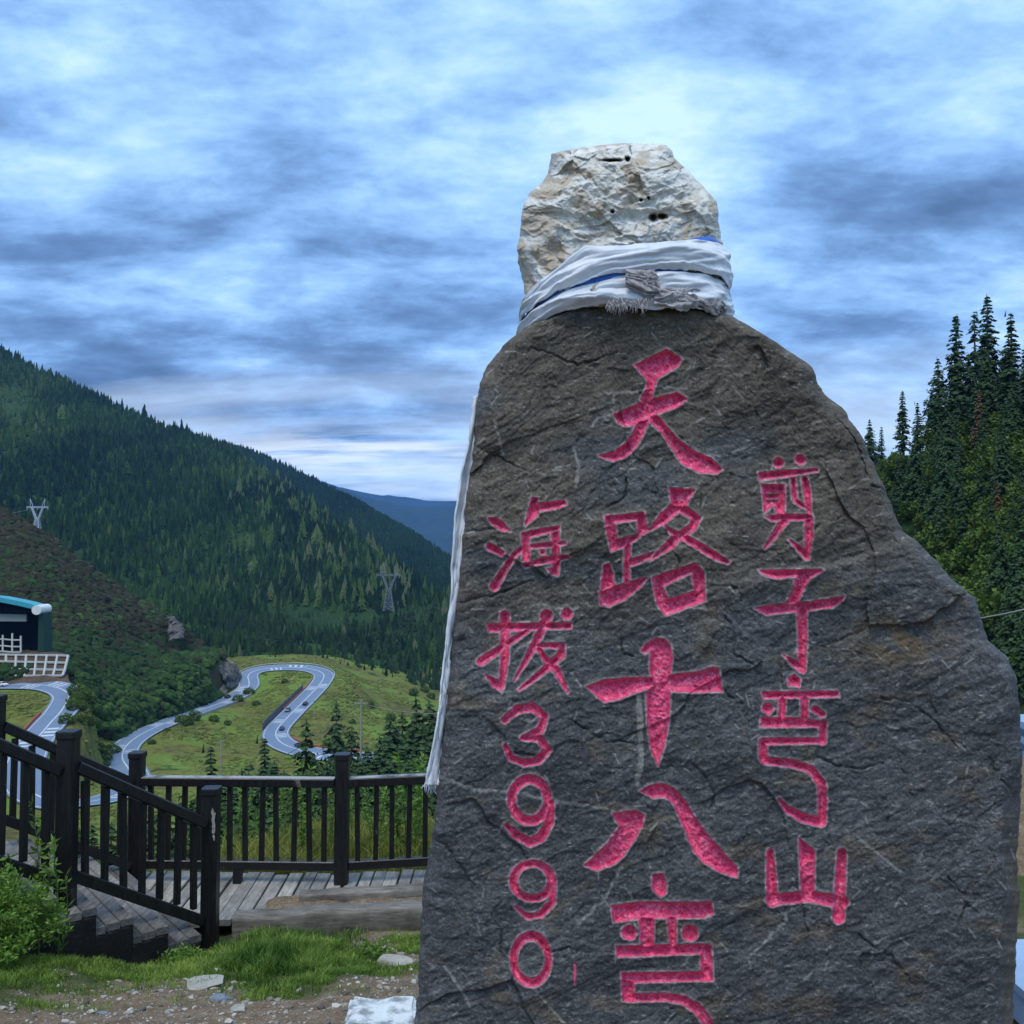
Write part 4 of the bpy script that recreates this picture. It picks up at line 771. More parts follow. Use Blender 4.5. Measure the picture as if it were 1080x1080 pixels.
# ------------------------------------------------------------------ fence, stairs, boardwalk
def wood_mat(name, lo, mid, hi, rough, spec, wear):
    m = M(name, rough, spec); g = m.noise(3., 4, .6, m.mapping((9, 9, 1.2))); g2 = m.noise(9, 5, .65, m.mapping((7, 7, 1.))); w = m.noise(5, 6, .68)
    c = m.mix(m.rng(g2, .3, .7), lo, mid); c = m.mix(m.rng(w, wear, wear+.06), c, hi)
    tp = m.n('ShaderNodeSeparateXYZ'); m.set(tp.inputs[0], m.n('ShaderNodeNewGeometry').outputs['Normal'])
    c = m.mix(m.math('MULTIPLY', m.math('MULTIPLY', m.attr('tint'), m.rng(tp.outputs[2], .8, .95)), m.rng(w, .36, .52)), c, (.36, .35, .34))  # paler colour on upward faces of tinted rails stands in for reflected sky
    m.color(c); m.rough(m.rng(g2, .3, .7, rough-.12, rough+.15)); m.bump(m.math('ADD', g2, m.math('MULTIPLY', w, .5)), .35, .006); return m.m
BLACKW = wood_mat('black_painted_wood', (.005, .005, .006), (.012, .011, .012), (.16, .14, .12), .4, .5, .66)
def planks_mat(name, lo, hi, axis):
    m = M(name, .8, .25); sc = (1.5, 14, 14) if axis == 'x' else (14, 1.5, 14); g = m.noise(4, 6, .65, m.mapping(sc)); w = m.noise(3, 5, .6); t = m.attr('tint')
    c = m.mix(m.rng(g, .3, .7), lo, hi); c = m.mix(m.math('MULTIPLY', m.rng(w, .48, .62), .45), c, tuple(x*.4 for x in lo)); c = m.mix(1., c, m.ramp(t, [(0, (.6, .6, .62)), (1, (1.1, 1.08, 1.05))]), 'MULTIPLY')
    m.color(c); m.bump(g, .5, .006); return m.m
GREYPL = planks_mat('grey_weathered_boards', (.20, .185, .165), (.46, .44, .41), 'y')
STEPPL = planks_mat('dark_weathered_boards', (.10, .092, .088), (.31, .295, .285), 'y')
LOGM = planks_mat('weathered_beam', (.085, .075, .065), (.27, .25, .225), 'x')
RISER = planks_mat('dark_tarred_timber', (.014, .012, .012), (.05, .045, .042), 'x')
DZ = -.65
def fence_run(name, posts, label, mats, ends=(True, True), nbal=7, rail=.70, low=.12, ph=.89, bw=.034, extra_stub=(), sky_sheen=.12):
    """posts: (x, y, z of the foot, drawn?) ; rails and balusters between neighbours"""
    o = empty(name, posts[0][:3], label, 'fence' if 'railing' not in name else 'railing'); L = np.array(posts[0][:3], float)
    for x, y, z, show in posts:
        if not show: continue
        p = np.array([x, y, z])-L; mb = MB(); lean = np.array([random.gauss(.006, .004), 0, 0])
        mb.beam(p-[0, 0, .25], p+[0, 0, ph-.03]+lean, .094, .094, (0, 1, 0)); mb.beam(p+[0, 0, ph-.028]+lean, p+[0, 0, ph]+lean, .106, .106, (0, 1, 0), .012); mb.build('post', mats, o)
    for k in range(len(posts)-1):
        a = np.array(posts[k][:3]); b = np.array(posts[k+1][:3]); n = nbal[k] if isinstance(nbal, (list, tuple)) else nbal
        d = (b-a)/np.linalg.norm((b-a)[:2]); h = np.array([d[0], d[1], 0])*.05
        mb = MB(); mb.beam(a+h-L+[0, 0, rail-.004], b-h-L+[0, 0, rail-.004], .085, .062, a=sky_sheen); mb.build('top_rail', mats, o)  # tint sets how strongly the painted sky reflection shows on top
        mb = MB(); mb.beam(a+h-L+[0, 0, low], b-h-L+[0, 0, low], .05, .062); mb.build('bottom_rail', mats, o)
        for i in range(n):
            t = (i+1)/(n+1)+random.gauss(0, .003); p = a+(b-a)*t-L; mb = MB(); tl = random.gauss(0, .006)
            mb.beam(p+[0, 0, low+.03], p+[tl, 0, rail-.033], bw, bw, (d[0], d[1], 0)); mb.build('baluster', mats, o)
    for (k, t) in extra_stub:
        p = np.array(posts[k][:3])*(1-t)+np.array(posts[k+1][:3])*t-L; mb = MB(); mb.beam(p+[0, 0, -.1], p+[0, 0, low-.03], .06, .06, (0, 1, 0)); mb.build('stub_foot', mats, o)
    return o
A0 = np.array([-1.81, 5.9, DZ]); UPD = np.array([-.618, -.787]); RISE = .53
def along(base, s): return (base[0]+UPD[0]*s, base[1]+UPD[1]*s, base[2]+RISE*s)
F0 = np.array([-2.64, 6.9, DZ])
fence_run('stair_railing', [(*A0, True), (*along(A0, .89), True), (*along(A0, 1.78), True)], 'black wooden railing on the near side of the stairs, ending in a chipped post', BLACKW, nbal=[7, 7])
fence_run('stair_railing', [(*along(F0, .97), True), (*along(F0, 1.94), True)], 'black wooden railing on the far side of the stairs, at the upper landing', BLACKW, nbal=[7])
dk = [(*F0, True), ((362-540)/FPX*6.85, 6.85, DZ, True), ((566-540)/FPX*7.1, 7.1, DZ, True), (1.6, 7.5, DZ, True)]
fn_o = fence_run('wooden_fence', dk, 'black wooden fence with square posts along the level boardwalk', BLACKW, nbal=[12, 11, 10], extra_stub=((0, .5), (1, .48)), sky_sheen=.9)
# the far railing's sloping bay between the landing post and the corner post
a, b = np.array(along(F0, .97)), np.array(F0)
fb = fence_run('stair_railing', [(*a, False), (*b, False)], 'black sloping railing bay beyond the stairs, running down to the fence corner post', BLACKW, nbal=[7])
# chipped pale patches on the end post
mb = MB(); rr = random.Random(4)
for k in range(26):
    pz_ = rr.gauss(.70, .05); px_ = rr.gauss(.030, .006); s = rr.uniform(.005, .013)
    c = A0+np.array([px_, -.0485, pz_]); n_ = 7; an = np.sort(np.array([rr.uniform(0, 6.28) for _ in range(n_)])); V = np.array([c+[s*.7*math.cos(q), -.001*math.sin(3*q), s*1.8*math.sin(q)] for q in an]+[c])
    mb.add(V, [(i, (i+1) % n_, n_) for i in range(n_)])
ch = mb.build('chipped_paint', plain('bare_wood', (.33, .31, .29), .9, .1, .3, 30.), [o for o in bpy.data.objects if o.name == 'stair_railing'][0])
ch.data.transform(__import__('mathutils').Matrix.Translation(-Vector(A0)))

# stairs: boards run across the steps, a dark block closes each near end
st = empty('wooden_stairs', (-2.2, 6.4, DZ), 'grey plank stairs with dark block risers climbing between the two black railings', 'stairs'); SL = np.array([-2.2, 6.4, DZ])
CR_ = np.array([-.80, 1.02])/np.hypot(.80, 1.02); RUN, NST = .212, 9; HR = RISE*RUN
for k in range(NST):
    s0 = .12+k*RUN; z = DZ+HR*(k+1); root = np.array([*(A0[:2]+UPD*s0), z]); dep = RUN+.03 if k < NST-1 else 1.2; nb = 3 if k < NST-1 else 9
    par = None; mb = MB()
    for j in range(nb):
        w = dep/nb; c = root[:2]+UPD*(w*(j+.5)); e0 = c-CR_*.15; e1 = c+CR_*1.42
        mb.beam(np.r_[e0, z-.02]-SL, np.r_[e1, z-.02]-SL, w-.007, .04, (0, 0, 1), .005, random.random())
    tr = mb.build('step', STEPPL, st)
    mb = MB(); c = root[:2]+UPD*.03; mb.beam(np.r_[c-CR_*.14, z-.045-HR/2-.06]-SL, np.r_[c+CR_*1.4, z-.045-HR/2-.06]-SL, .055, HR+.14, (0, 0, 1), .006, .5)
    c2 = root[:2]+UPD*dep/2-CR_*.12; mb.beam(np.r_[c2-UPD*dep*.42, z-.17]-SL, np.r_[c2+UPD*dep*.42, z-.17]-SL, .07, .255, (0, 0, 1), .008, .2)
    mb.build('riser', RISER, tr)
# boardwalk
bw = empty('boardwalk', (-1.2, 6.8, DZ), 'grey weathered plank boardwalk running along the foot of the black fence', 'boardwalk'); BL = np.array([-1.2, 6.8, DZ])
mb = MB(); x = -3.2; yb = lambda x: np.interp(x, [-4, -2.64, -1.188, .18, 1.6, 3.2], [7.3, 6.9, 6.85, 7.1, 7.5, 8.0])
while x < 3.0:
    w = random.uniform(.078, .098); y1 = yb(x)+.20+random.gauss(0, .012); y0 = yb(x)-(.62 if x > -1.7 else .62+.25*(-1.7-x)) + random.gauss(0, .012); fan = (x+1.2)*.05-.03
    mb.beam(np.array([x-fan*.3, y0, DZ-.02+random.gauss(0, .003)])-BL, np.array([x+fan*.3, y1, DZ-.02+random.gauss(0, .003)])-BL, w, .04, (0, 0, 1), .004, random.random()); x += w+random.uniform(.005, .014)
mb.build('deck_boards', GREYPL, bw)
mb = MB(); mb.beam(np.array([-2.9, 7.12, DZ-.12])-BL, np.array([.2, 7.2, DZ-.12])-BL, .08, .14); mb.beam(np.array([-1.65, 6.36, DZ-.12])-BL, np.array([.3, 6.5, DZ-.12])-BL, .08, .14); mb.build('joist', RISER, bw)
# two old beams edging the path
def log(name, p0, p1, w, h, label, seed):
    p0, p1 = np.array(p0, float), np.array(p1, float); n, k = 90, 16; t = np.linspace(0, 1, n)[:, None]; th = np.linspace(0, 2*math.pi, k, endpoint=False)[None]
    e = .28; cx = np.sign(np.cos(th))*np.abs(np.cos(th))**e*w/2; cz = np.sign(np.sin(th))*np.abs(np.sin(th))**e*h/2
    r = 1+.10*fbm(t*9+0*th, np.cos(th)*1.3+np.sin(th)*2, seed, 4)+.04*noise2(t*60+0*th, th*4, seed+3)
    d = (p1-p0)/np.linalg.norm(p1-p0); sd = np.array([d[1], -d[0], 0]); sd /= np.linalg.norm(sd); up = np.cross(sd, d)
    C = p0+(p1-p0)*t; V = C[:, None]+sd*(cx*r)[..., None]+up*(cz*r)[..., None]+np.array([0, 0, 1.])*(.012*noise2(t*5, t*0, seed))[..., None]
    i = np.arange(n-1)[:, None]*k+np.arange(k)[None]; j = np.arange(n-1)[:, None]*k+(np.arange(k)[None]+1) % k; F = np.stack([i, j, j+k, i+k], -1).reshape(-1, 4)
    V = np.concatenate([V.reshape(-1, 3), [p0-d*.01, p1+d*.01]]); T = [((q+1) % k, q, n*k) for q in range(k)]+[((n-1)*k+q, (n-1)*k+(q+1) % k, n*k+1) for q in range(k)]
    return tag(mesh_np(name, V, [F, np.array(T)], LOGM, None, {'tint': .6+.4*fbm(V[:, 0]*3, V[:, 2]*9, seed, 3)}), label, 'timber')
log('timber_beam', (-1.66, 5.90, -.60), (.2, 6.06, -.56), .15, .20, 'weathered grey timber beam edging the grass, nearest the viewer', 3)
log('timber_beam', (-1.36, 6.34, -.585), (.2, 6.46, -.565), .12, .12, 'cracked grey timber beam lying against the boardwalk planks', 8)
mb = MB(); g = np.linspace(0, 1, 40); 
xs_, ts_ = np.meshgrid(np.linspace(-1.55, .2, 60), np.linspace(0, 1, 12)); yy_ = (5.98+.11*(xs_+1.6))*(1-ts_)+(6.36+.07*(xs_+1.5))*ts_; zz_ = -.565+.02*fbm(xs_*6, yy_*6, 4, 3)
i = np.arange(11)[:, None]*60+np.arange(59)[None]; tag(mesh_np('earth_fill', np.stack([xs_, yy_, zz_], -1).reshape(-1, 3), np.stack([i, i+1, i+61, i+60], -1).reshape(-1, 4), SOIL, None, {'bare': np.ones(720)}), kind='structure')

# ------------------------------------------------------------------ plants close by
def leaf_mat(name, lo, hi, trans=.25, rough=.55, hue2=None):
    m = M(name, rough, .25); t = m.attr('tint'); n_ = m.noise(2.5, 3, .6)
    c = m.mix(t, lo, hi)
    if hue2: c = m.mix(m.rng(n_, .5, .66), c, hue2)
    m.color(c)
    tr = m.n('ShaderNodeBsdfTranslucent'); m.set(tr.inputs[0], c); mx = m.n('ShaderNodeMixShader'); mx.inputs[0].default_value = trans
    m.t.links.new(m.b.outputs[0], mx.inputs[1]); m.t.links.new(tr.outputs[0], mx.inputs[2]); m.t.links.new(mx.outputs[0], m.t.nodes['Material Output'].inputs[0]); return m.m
GRASSM = leaf_mat('grass_blades', (.045, .12, .018), (.27, .37, .07), .3, .5)
GRASSY = leaf_mat('yellow_grass', (.10, .13, .025), (.26, .27, .06), .3, .6)
LEAFM = leaf_mat('bush_leaves', (.040, .105, .016), (.19, .32, .05), .3, .5)
STEMM = plain('plant_stem', (.10, .13, .05), .7, .2)
def blades(name, X, Y, H, Wd, lean, mat, tint, zf=ground_z, rng=RNG):
    n = len(X); Z = zf(X, Y); a = rng.random(n)*2*math.pi; b = rng.random(n)*2*math.pi; l = lean*H*rng.random(n)
    base = np.stack([X, Y, Z-.01], -1); s = np.stack([np.cos(a), np.sin(a), 0*a], -1)*Wd[:, None]/2; ld = np.stack([np.cos(b), np.sin(b), 0*b], -1)
    mid = base+ld*(l*.3)[:, None]+np.array([0, 0, 1.])*(H*.6)[:, None]; tip = base+ld*l[:, None]+np.array([0, 0, 1.])*(H*(1-.25*lean*rng.random(n)))[:, None]
    V = np.stack([base-s, base+s, mid+s*.75, mid-s*.75, tip], 1).reshape(-1, 3); i = np.arange(n)[:, None]*5
    o = mesh_np(name, V, [i+np.array([[0, 1, 2, 3]]), i+np.array([[3, 2, 4]])], mat, None, {'tint': np.repeat(tint, 5)}, smooth=False); tag(o, kind='stuff'); return o
n = 330000; X = RNG.uniform(-3.6, .6, n); Y = RNG.uniform(3.2, 6.3, n)
bare_ = stone_mask(X, Y); cl = fbm(X*2.2, Y*2.2, 91, 4); fine = fbm(X*9, Y*9, 95, 3)
px, py = PX(np.stack([X, Y, ground_z(X, Y, False)], -1))
dn = (1-bare_)**1.7*sstep(-.5, .35, cl+.6*fine+.12)+.05*(fine > .35)*(bare_ < .9)
inbox = (Y < 5.78+.10*(X+1.6)) | (X < -1.75); onst = (X < -1.75) & (((X-A0[0])*CR_[0]+(Y-A0[1])*CR_[1]) > -.26)
keep = (RNG.random(n) < dn) & inbox & ~onst & (py < 1110) & (px > -60) & (px < 470); X, Y, cl, py, px, fine = X[keep], Y[keep], cl[keep], py[keep], px[keep], fine[keep]
lush = sstep(1010, 965, py+15*fine)*sstep(205, 250, px)*sstep(430, 350, px); lush = np.maximum(lush, .8*np.exp(-((px-290)/60)**2-((py-1015)/20)**2))
H = (.022+.022*RNG.random(len(X)))*(1+.5*cl.clip(-.5, .6))+lush*(.06+.09*RNG.random(len(X)))*(.5+.9*np.clip(fine+.4, 0, 1))
ti = np.clip(.5+.8*cl+.45*fine+RNG.normal(0, .18, len(X))-.5*lush, 0, 1)
blades('grass', X, Y, H, .0035+.0025*RNG.random(len(X)), .7, GRASSM, ti)
# longer yellowing grass behind the boardwalk
n = 46000; X = RNG.uniform(-3.4, 1.6, n); Y = 7.15+RNG.random(n)**1.4*5.2; cl = fbm(X*1.3, Y*1.3, 191, 4); keep = (RNG.random(n) < sstep(-.5, .3, cl+.1)) & (Y > yb(X)+.22); X, Y, cl = X[keep], Y[keep], cl[keep]
blades('meadow_grass', X, Y, (.09+.16*RNG.random(len(X)))*(1+.6*cl.clip(-.5, .6)), .006+.005*RNG.random(len(X)), .8, GRASSY, np.clip(.5+.6*cl+RNG.normal(0, .22, len(X)), 0, 1))

def leaf_cloud(mb, pts, size, rng, droop=.2, asp=.42, tint=None, dirs=None):
    """pointed four-cornered leaves at the given points"""
    n = len(pts); a = rng.random(n)*2*math.pi; e = rng.normal(.15, .5, n)-droop
    d = np.stack([np.cos(a)*np.cos(e), np.sin(a)*np.cos(e), np.sin(e)], -1) if dirs is None else dirs
    r = rng.normal(size=(n, 3)); s = np.cross(d, r); s /= np.linalg.norm(s, axis=1)[:, None]; L = size*(.6+.8*rng.random(n))[:, None]
    V = np.stack([pts, pts+d*L*.45+s*L*asp*.5, pts+d*L, pts+d*L*.45-s*L*asp*.5], 1).reshape(-1, 3); i = np.arange(n)[:, None]*4
    mb.add(V, i+np.array([[0, 1, 2, 3]]), np.repeat(rng.random(n) if tint is None else tint, 4))
def bush(loc, rx, rz, nst, nlf, lsize, label, cat, seed, mat=LEAFM, asp=.4, name='leafy_bush', group=None):
    rng = np.random.default_rng(seed); o = empty(name, loc, label, cat, group); sm = MB(); lf = MB()
    for k in range(nst):
        a = rng.random()*2*math.pi; q = rng.random()**.6; top = np.array([rx*q*math.cos(a), rx*q*math.sin(a), rz*(1.05-.75*q*q)*rng.uniform(.7, 1.15)]); b0 = np.array([.35*top[0], .35*top[1], -.05])*rng.uniform(.5, 1)
        c = np.array([b0, b0*.3+top*.6+[0, 0, .06*rz], top]); t = np.linspace(0, 1, 7)[:, None]; path = (1-t)**2*c[0]+2*t*(1-t)*c[1]+t*t*c[2]
        sm.tube(path, np.linspace(.006, .002, 7)*rx/.5, 4)
        m_ = nlf//nst; tt = rng.random(m_)**.6; pp = np.stack([np.interp(tt, t[:, 0], path[:, j]) for j in range(3)], -1); pp += rng.normal(0, 1, (m_, 3))*lsize*.9*(1.1-.5*tt)[:, None]
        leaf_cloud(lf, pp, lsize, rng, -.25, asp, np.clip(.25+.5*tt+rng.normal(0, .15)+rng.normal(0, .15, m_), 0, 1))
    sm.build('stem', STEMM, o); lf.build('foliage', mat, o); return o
gp = lambda x, y: (x, y, float(ground_z(x, y)))
bush(gp(-2.47, 4.55), .40, .36, 130, 16000, .024, 'feathery bright green bush in front of the stairs', 'bush', 1)
bush(gp(-3.0, 4.85), .36, .34, 60, 5500, .026, 'second green bush behind the feathery one, against the stair steps', 'bush', 2)
bush(gp(-1.66, 5.05), .16, .09, 22, 900, .022, 'small broad leaved weed in the grass below the end post', 'weed', 4)
bush(gp(-.72, 5.1), .12, .08, 20, 420, .03, 'small bright leafed weed on the grass before the timber beams', 'weed', 14)
def stalk(loc, h, seed, label, n=5, group=None, name='tall_weed', mat=LEAFM):
    rng = np.random.default_rng(seed); o = empty(name, loc, label, 'weed', group); sm, lf = MB(), MB()
    for k in range(n):
        hh = h*rng.uniform(.65, 1.1); b0 = np.array([rng.normal(0, .05), rng.normal(0, .05), -.03]); tp = b0+[rng.normal(0, .12*h), rng.normal(0, .12*h), hh]; t = np.linspace(0, 1, 7)[:, None]; path = b0*(1-t)+tp*t+np.array([.03, 0, 0])*np.sin(t*3+k)
        sm.tube(path, np.linspace(.005, .0018, 7), 4); m_ = int(46*hh/.5); tt = rng.uniform(.15, 1, m_); pp = np.stack([np.interp(tt, t[:, 0], path[:, j]) for j in range(3)], -1)
        leaf_cloud(lf, pp, .034*h/.5, rng, -.2, .3, np.clip(.35+.5*tt+rng.normal(0, .15, m_), 0, 1))
    sm.build('stem', STEMM, o); lf.build('foliage', mat, o); return o
for k, (px_, Y_, h) in enumerate([(18,5.05,.45),(40,5.0,.5),(58,4.95,.38)]):
    p = P(px_, 700, Y_); stalk(gp(p[0], Y_), h+.25, 30+k, 'tall thin stalks with pale buds rising from the feathery bush by the stairs', 3, 'tall stalks in the bush')
for k, (px_, Y_, h) in enumerate([(262,8.2,.7),(318,8.0,.75),(345,8.6,.6),(398,8.4,.7),(424,8.0,.85),(447,8.3,.75),(296,9.4,.6),(178,8.6,.5),(371,9.8,.6),(240,9.2,.6),(410,9.6,.7),(205,8.4,.45)]):
    p = P(px_, 700, Y_); stalk(gp(p[0], Y_), h, 50+k, 'tall leafy weed growing behind the level wooden fence', 6, 'weeds behind the fence')

# ------------------------------------------------------------------ stones
def stone(name, px, py, sx, sy, sz, mat, label, cat, seed, rz=0., Y=None, group=None):
    """an irregular faceted stone lying on the ground where the photograph shows it"""
    if Y is None:
        ys_ = np.linspace(3.2, 6.5, 400); q = P(px, 700, ys_)[..., 0]; gy = PX(np.stack([q, ys_, ground_z(q, ys_)], -1))[1]; Y = ys_[np.argmin(abs(gy-py))]
    x = float(P(px, py, Y)[0]); bm = __import__('bmesh').new(); __import__('bmesh').ops.create_icosphere(bm, subdivisions=3, radius=1)
    r = random.Random(seed); dirs = [Vector((r.gauss(0, 1), r.gauss(0, 1), r.gauss(0, .6))).normalized() for _ in range(10)]+[Vector((.1, .1, 1)).normalized()]; cut = [r.uniform(.42, .82) for _ in dirs]
    for v in bm.verts:
        p = v.co.copy()
        for d, c in zip(dirs, cut):
            e = p.dot(d)-c
            if e > 0: p -= d*e*.95
        p *= 1+.06*mnoise.noise(p*2.3+Vector((seed, 0, 0))); v.co = Vector((p.x*sx/2, p.y*sy/2, p.z*sz/2))
    me = bpy.data.meshes.new(name); bm.to_mesh(me); bm.free(); me.materials.append(mat); o = bpy.data.objects.new(name, me); COL.objects.link(o)
    o.location = (x, Y, float(ground_z(x, Y))+sz*.12); o.rotation_euler = (0, 0, rz); return tag(o, label, cat, group)
GSTONE = plain('pale_stone', (.34, .32, .28), .85, .2, .35, 20.); BSTONE = plain('blue_grey_stone', (.17, .20, .25), .7, .3, .3, 24.); WSTONE = plain('white_stone', (.62, .60, .56), .8, .2, .2, 30.); TSTONE = plain('tan_stone', (.27, .22, .15), .9, .2, .35, 18.)
wb = M('whitewashed_stone', .8, .25); w1 = wb.noise(14, 6, .65); w2 = wb.noise(60, 4, .6)
wb.color(wb.mix(wb.rng(w1, .44, .60), (.66, .70, .72), (.24, .26, .27))); wb.bump(wb.math('ADD', w1, w2), .4, .01)
stone('flat_stone', 219, 1038, .22, .20, .05, GSTONE, 'flat pale tan stone at the edge of the grass', 'stone', 3, .2)
stone('flat_stone', 233, 1054, .10, .06, .04, BSTONE, 'small blue grey stone just below the flat tan stone', 'stone', 5, .3)
stone('flat_stone', 418, 1016, .20, .16, .07, GSTONE, 'flat grey stone beside the foot of the stele', 'stone', 8, .1)
stone('flat_stone', 405, 1004, .12, .10, .05, GSTONE, 'smaller flat stone just behind the grey one beside the stele', 'stone', 9, .5)
stone('flat_stone', 228, 1025, .05, .05, .035, WSTONE, 'small white stone above the blue grey one', 'stone', 11, .4)
stone('flat_stone', 108, 1070, .07, .04, .03, BSTONE, 'oval grey stone lying in the brown gravel on the left', 'stone', 12, .4)
stone('flat_stone', 249, 1066, .09, .10, .03, GSTONE, 'broken flat grey stone in the gravel below the grass tuft', 'stone', 13, .9)
stone('flat_stone', 419, 988, .06, .04, .03, WSTONE, 'white pebble on the bare patch before the timber beams', 'stone', 14, .9)
wbk = stone('white_block', 402, 1082, .27, .30, .30, wb.m, 'whitewashed stone block at the foot of the stele', 'stone block', 21, .05)
bm = __import__('bmesh').new(); __import__('bmesh').ops.create_cube(bm, size=1)
__import__('bmesh').ops.bevel(bm, geom=bm.edges[:], offset=.07, segments=3, affect='EDGES'); __import__('bmesh').ops.subdivide_edges(bm, edges=bm.edges[:], cuts=5, use_grid_fill=True)
for v in bm.verts:
    q = v.co.copy(); v.co = Vector((q.x*(.25+.02*q.z), q.y*.26, q.z*.20)); v.co += .012*mnoise.noise_vector(q*4)
old = wbk.data; me = bpy.data.meshes.new('white_block'); bm.to_mesh(me); bm.free(); me.materials.append(wb.m); wbk.data = me; bpy.data.meshes.remove(old)
p = P(403, 1058, 3.62); wbk.location = (p[0], 3.62, float(p[2])-.125)
# loose gravel
rng = np.random.default_rng(77); n = 7500; X = rng.uniform(-2.9, .1, n); Y = rng.uniform(3.3, 5.6, n); bare_ = stone_mask(X, Y); k = rng.random(n) < bare_*.9; X, Y = X[k], Y[k]
ico = []; t_ = (1+5**.5)/2
iv = np.array([(-1,t_,0),(1,t_,0),(-1,-t_,0),(1,-t_,0),(0,-1,t_),(0,1,t_),(0,-1,-t_),(0,1,-t_),(t_,0,-1),(t_,0,1),(-t_,0,-1),(-t_,0,1)])/1.9
it = np.array([(0,11,5),(0,5,1),(0,1,7),(0,7,10),(0,10,11),(1,5,9),(5,11,4),(11,10,2),(10,7,6),(7,1,8),(3,9,4),(3,4,2),(3,2,6),(3,6,8),(3,8,9),(4,9,5),(2,4,11),(6,2,10),(8,6,7),(9,8,1)])
n = len(X); s = .0022+.011*rng.random(n)**6+.002*rng.random(n); a = rng.random(n)*6.28; sc = np.stack([s*rng.uniform(.8, 1.7, n), s*rng.uniform(.7, 1.2, n), s*rng.uniform(.4, .8, n)], -1)
v = iv[None]*(1+.28*rng.normal(size=(n, 12, 1)).clip(-1, 1))*sc[:, None]; ca, sa = np.cos(a)[:, None], np.sin(a)[:, None]; v = np.stack([v[..., 0]*ca-v[..., 1]*sa, v[..., 0]*sa+v[..., 1]*ca, v[..., 2]], -1)+np.stack([X, Y, ground_z(X, Y)+sc[:, 2]*.4], -1)[:, None]
gm = M('gravel_stones', .85, .25); gt = gm.attr('tint'); gm.color(gm.mix(gm.noise(150, 3, .6), gm.ramp(gt, [(0, (.07, .06, .05)), (.4, (.20, .165, .125)), (.85, (.30, .26, .215)), (1, (.46, .44, .40))]), gm.ramp(gt, [(0, (.12, .11, .10)), (1, (.5, .48, .45))])))
tag(mesh_np('gravel', v.reshape(-1, 3), (it[None]+np.arange(n)[:, None, None]*12).reshape(-1, 3), gm.m, None, {'tint': np.repeat(rng.random(n), 12)}, False), kind='stuff')
# ------------------------------------------------------------------ trees
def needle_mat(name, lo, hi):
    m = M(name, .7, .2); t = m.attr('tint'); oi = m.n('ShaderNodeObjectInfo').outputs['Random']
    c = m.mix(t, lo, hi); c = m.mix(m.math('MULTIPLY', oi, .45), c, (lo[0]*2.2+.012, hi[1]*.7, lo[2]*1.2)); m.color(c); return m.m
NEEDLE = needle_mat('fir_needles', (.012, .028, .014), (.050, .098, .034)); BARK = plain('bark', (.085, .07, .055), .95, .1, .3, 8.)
DEADN = needle_mat('dead_needles', (.06, .035, .022), (.16, .10, .06))
def conifer_meshes(seed, r=.16, whorls=34, nb=8, low=.10, irregular=.3, dens=1., spire=.9, droop=.35, dead=False):
    """unit-height conifer: a tapering trunk with short dead stubs, and whorls of drooping sprays"""
    g = np.random.default_rng(seed); tb, cr = MB(), MB()
    bend = g.normal(0, .012, 2); t = np.linspace(0, 1, 8); path = np.stack([bend[0]*np.sin(t*2.5), bend[1]*np.sin(t*2), t*.985-.02], -1)
    tb.tube(path, .016*(1-t)**.8+.0015, 6)
    for k in range(whorls):
        f = (k+g.random()*.7)/whorls; z = low+(1-low)*f**.94*.985; R_ = r*(1-f)**spire*(1-.35*max(0, .18-f)/.18)
        gap = g.random()
        n_ = max(3, int(nb*(.55+.6*(1-f))))
        for j in range(n_):
            if g.random() < irregular*(.55 if gap > .5 else 1.25): continue
            a = (j+g.random()*.8)/n_*6.283+k*1.7; L = R_*g.uniform(.55, 1.25)+.006; dr = droop*g.uniform(.5, 1.4)
            o = np.array([np.interp(z, path[:, 2], path[:, 0]), np.interp(z, path[:, 2], path[:, 1]), z]); ca, sa = math.cos(a), math.sin(a)
            if L > .03: tb.tube(np.array([o, o+[ca*L*.6, sa*L*.6, -dr*L*.25]]), [.0022, .0008], 3, cap=False)
            m_ = max(6, int(20*dens*(L/r)**.6)+3); tt = np.sort(g.random(m_))**.8
            for q in tt:
                c = o+np.array([ca*L*q, sa*L*q, -dr*L*(q**1.5)+.10*L*math.sin(q*3)]); w = (.011+.125*L*(1-.5*q))*g.uniform(.6, 1.4); c = c+g.normal(0, .10*L, 3)*[1, 1, .5]; sdv = np.array([-sa, ca, 0])*w*g.choice([-1, 1])
                out = np.array([ca, sa, -.35])*w*.9; dn = np.array([g.normal(0, .2)*w, g.normal(0, .2)*w, -w*g.uniform(.35, .8)])
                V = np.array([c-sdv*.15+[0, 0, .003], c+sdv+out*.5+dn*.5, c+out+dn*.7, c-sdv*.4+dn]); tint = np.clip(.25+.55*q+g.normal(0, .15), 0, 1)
                cr.add(V, [(0, 1, 2, 3)], tint)
    cr.add(np.array([[0, 0, .96], [.012, 0, .945], [0, .012, .945], [0, 0, 1.0]]), np.array([[0, 1, 3], [1, 2, 3], [2, 0, 3]]), .6)
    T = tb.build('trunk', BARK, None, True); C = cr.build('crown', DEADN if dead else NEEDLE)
    COL.objects.unlink(T); COL.objects.unlink(C); return T, C
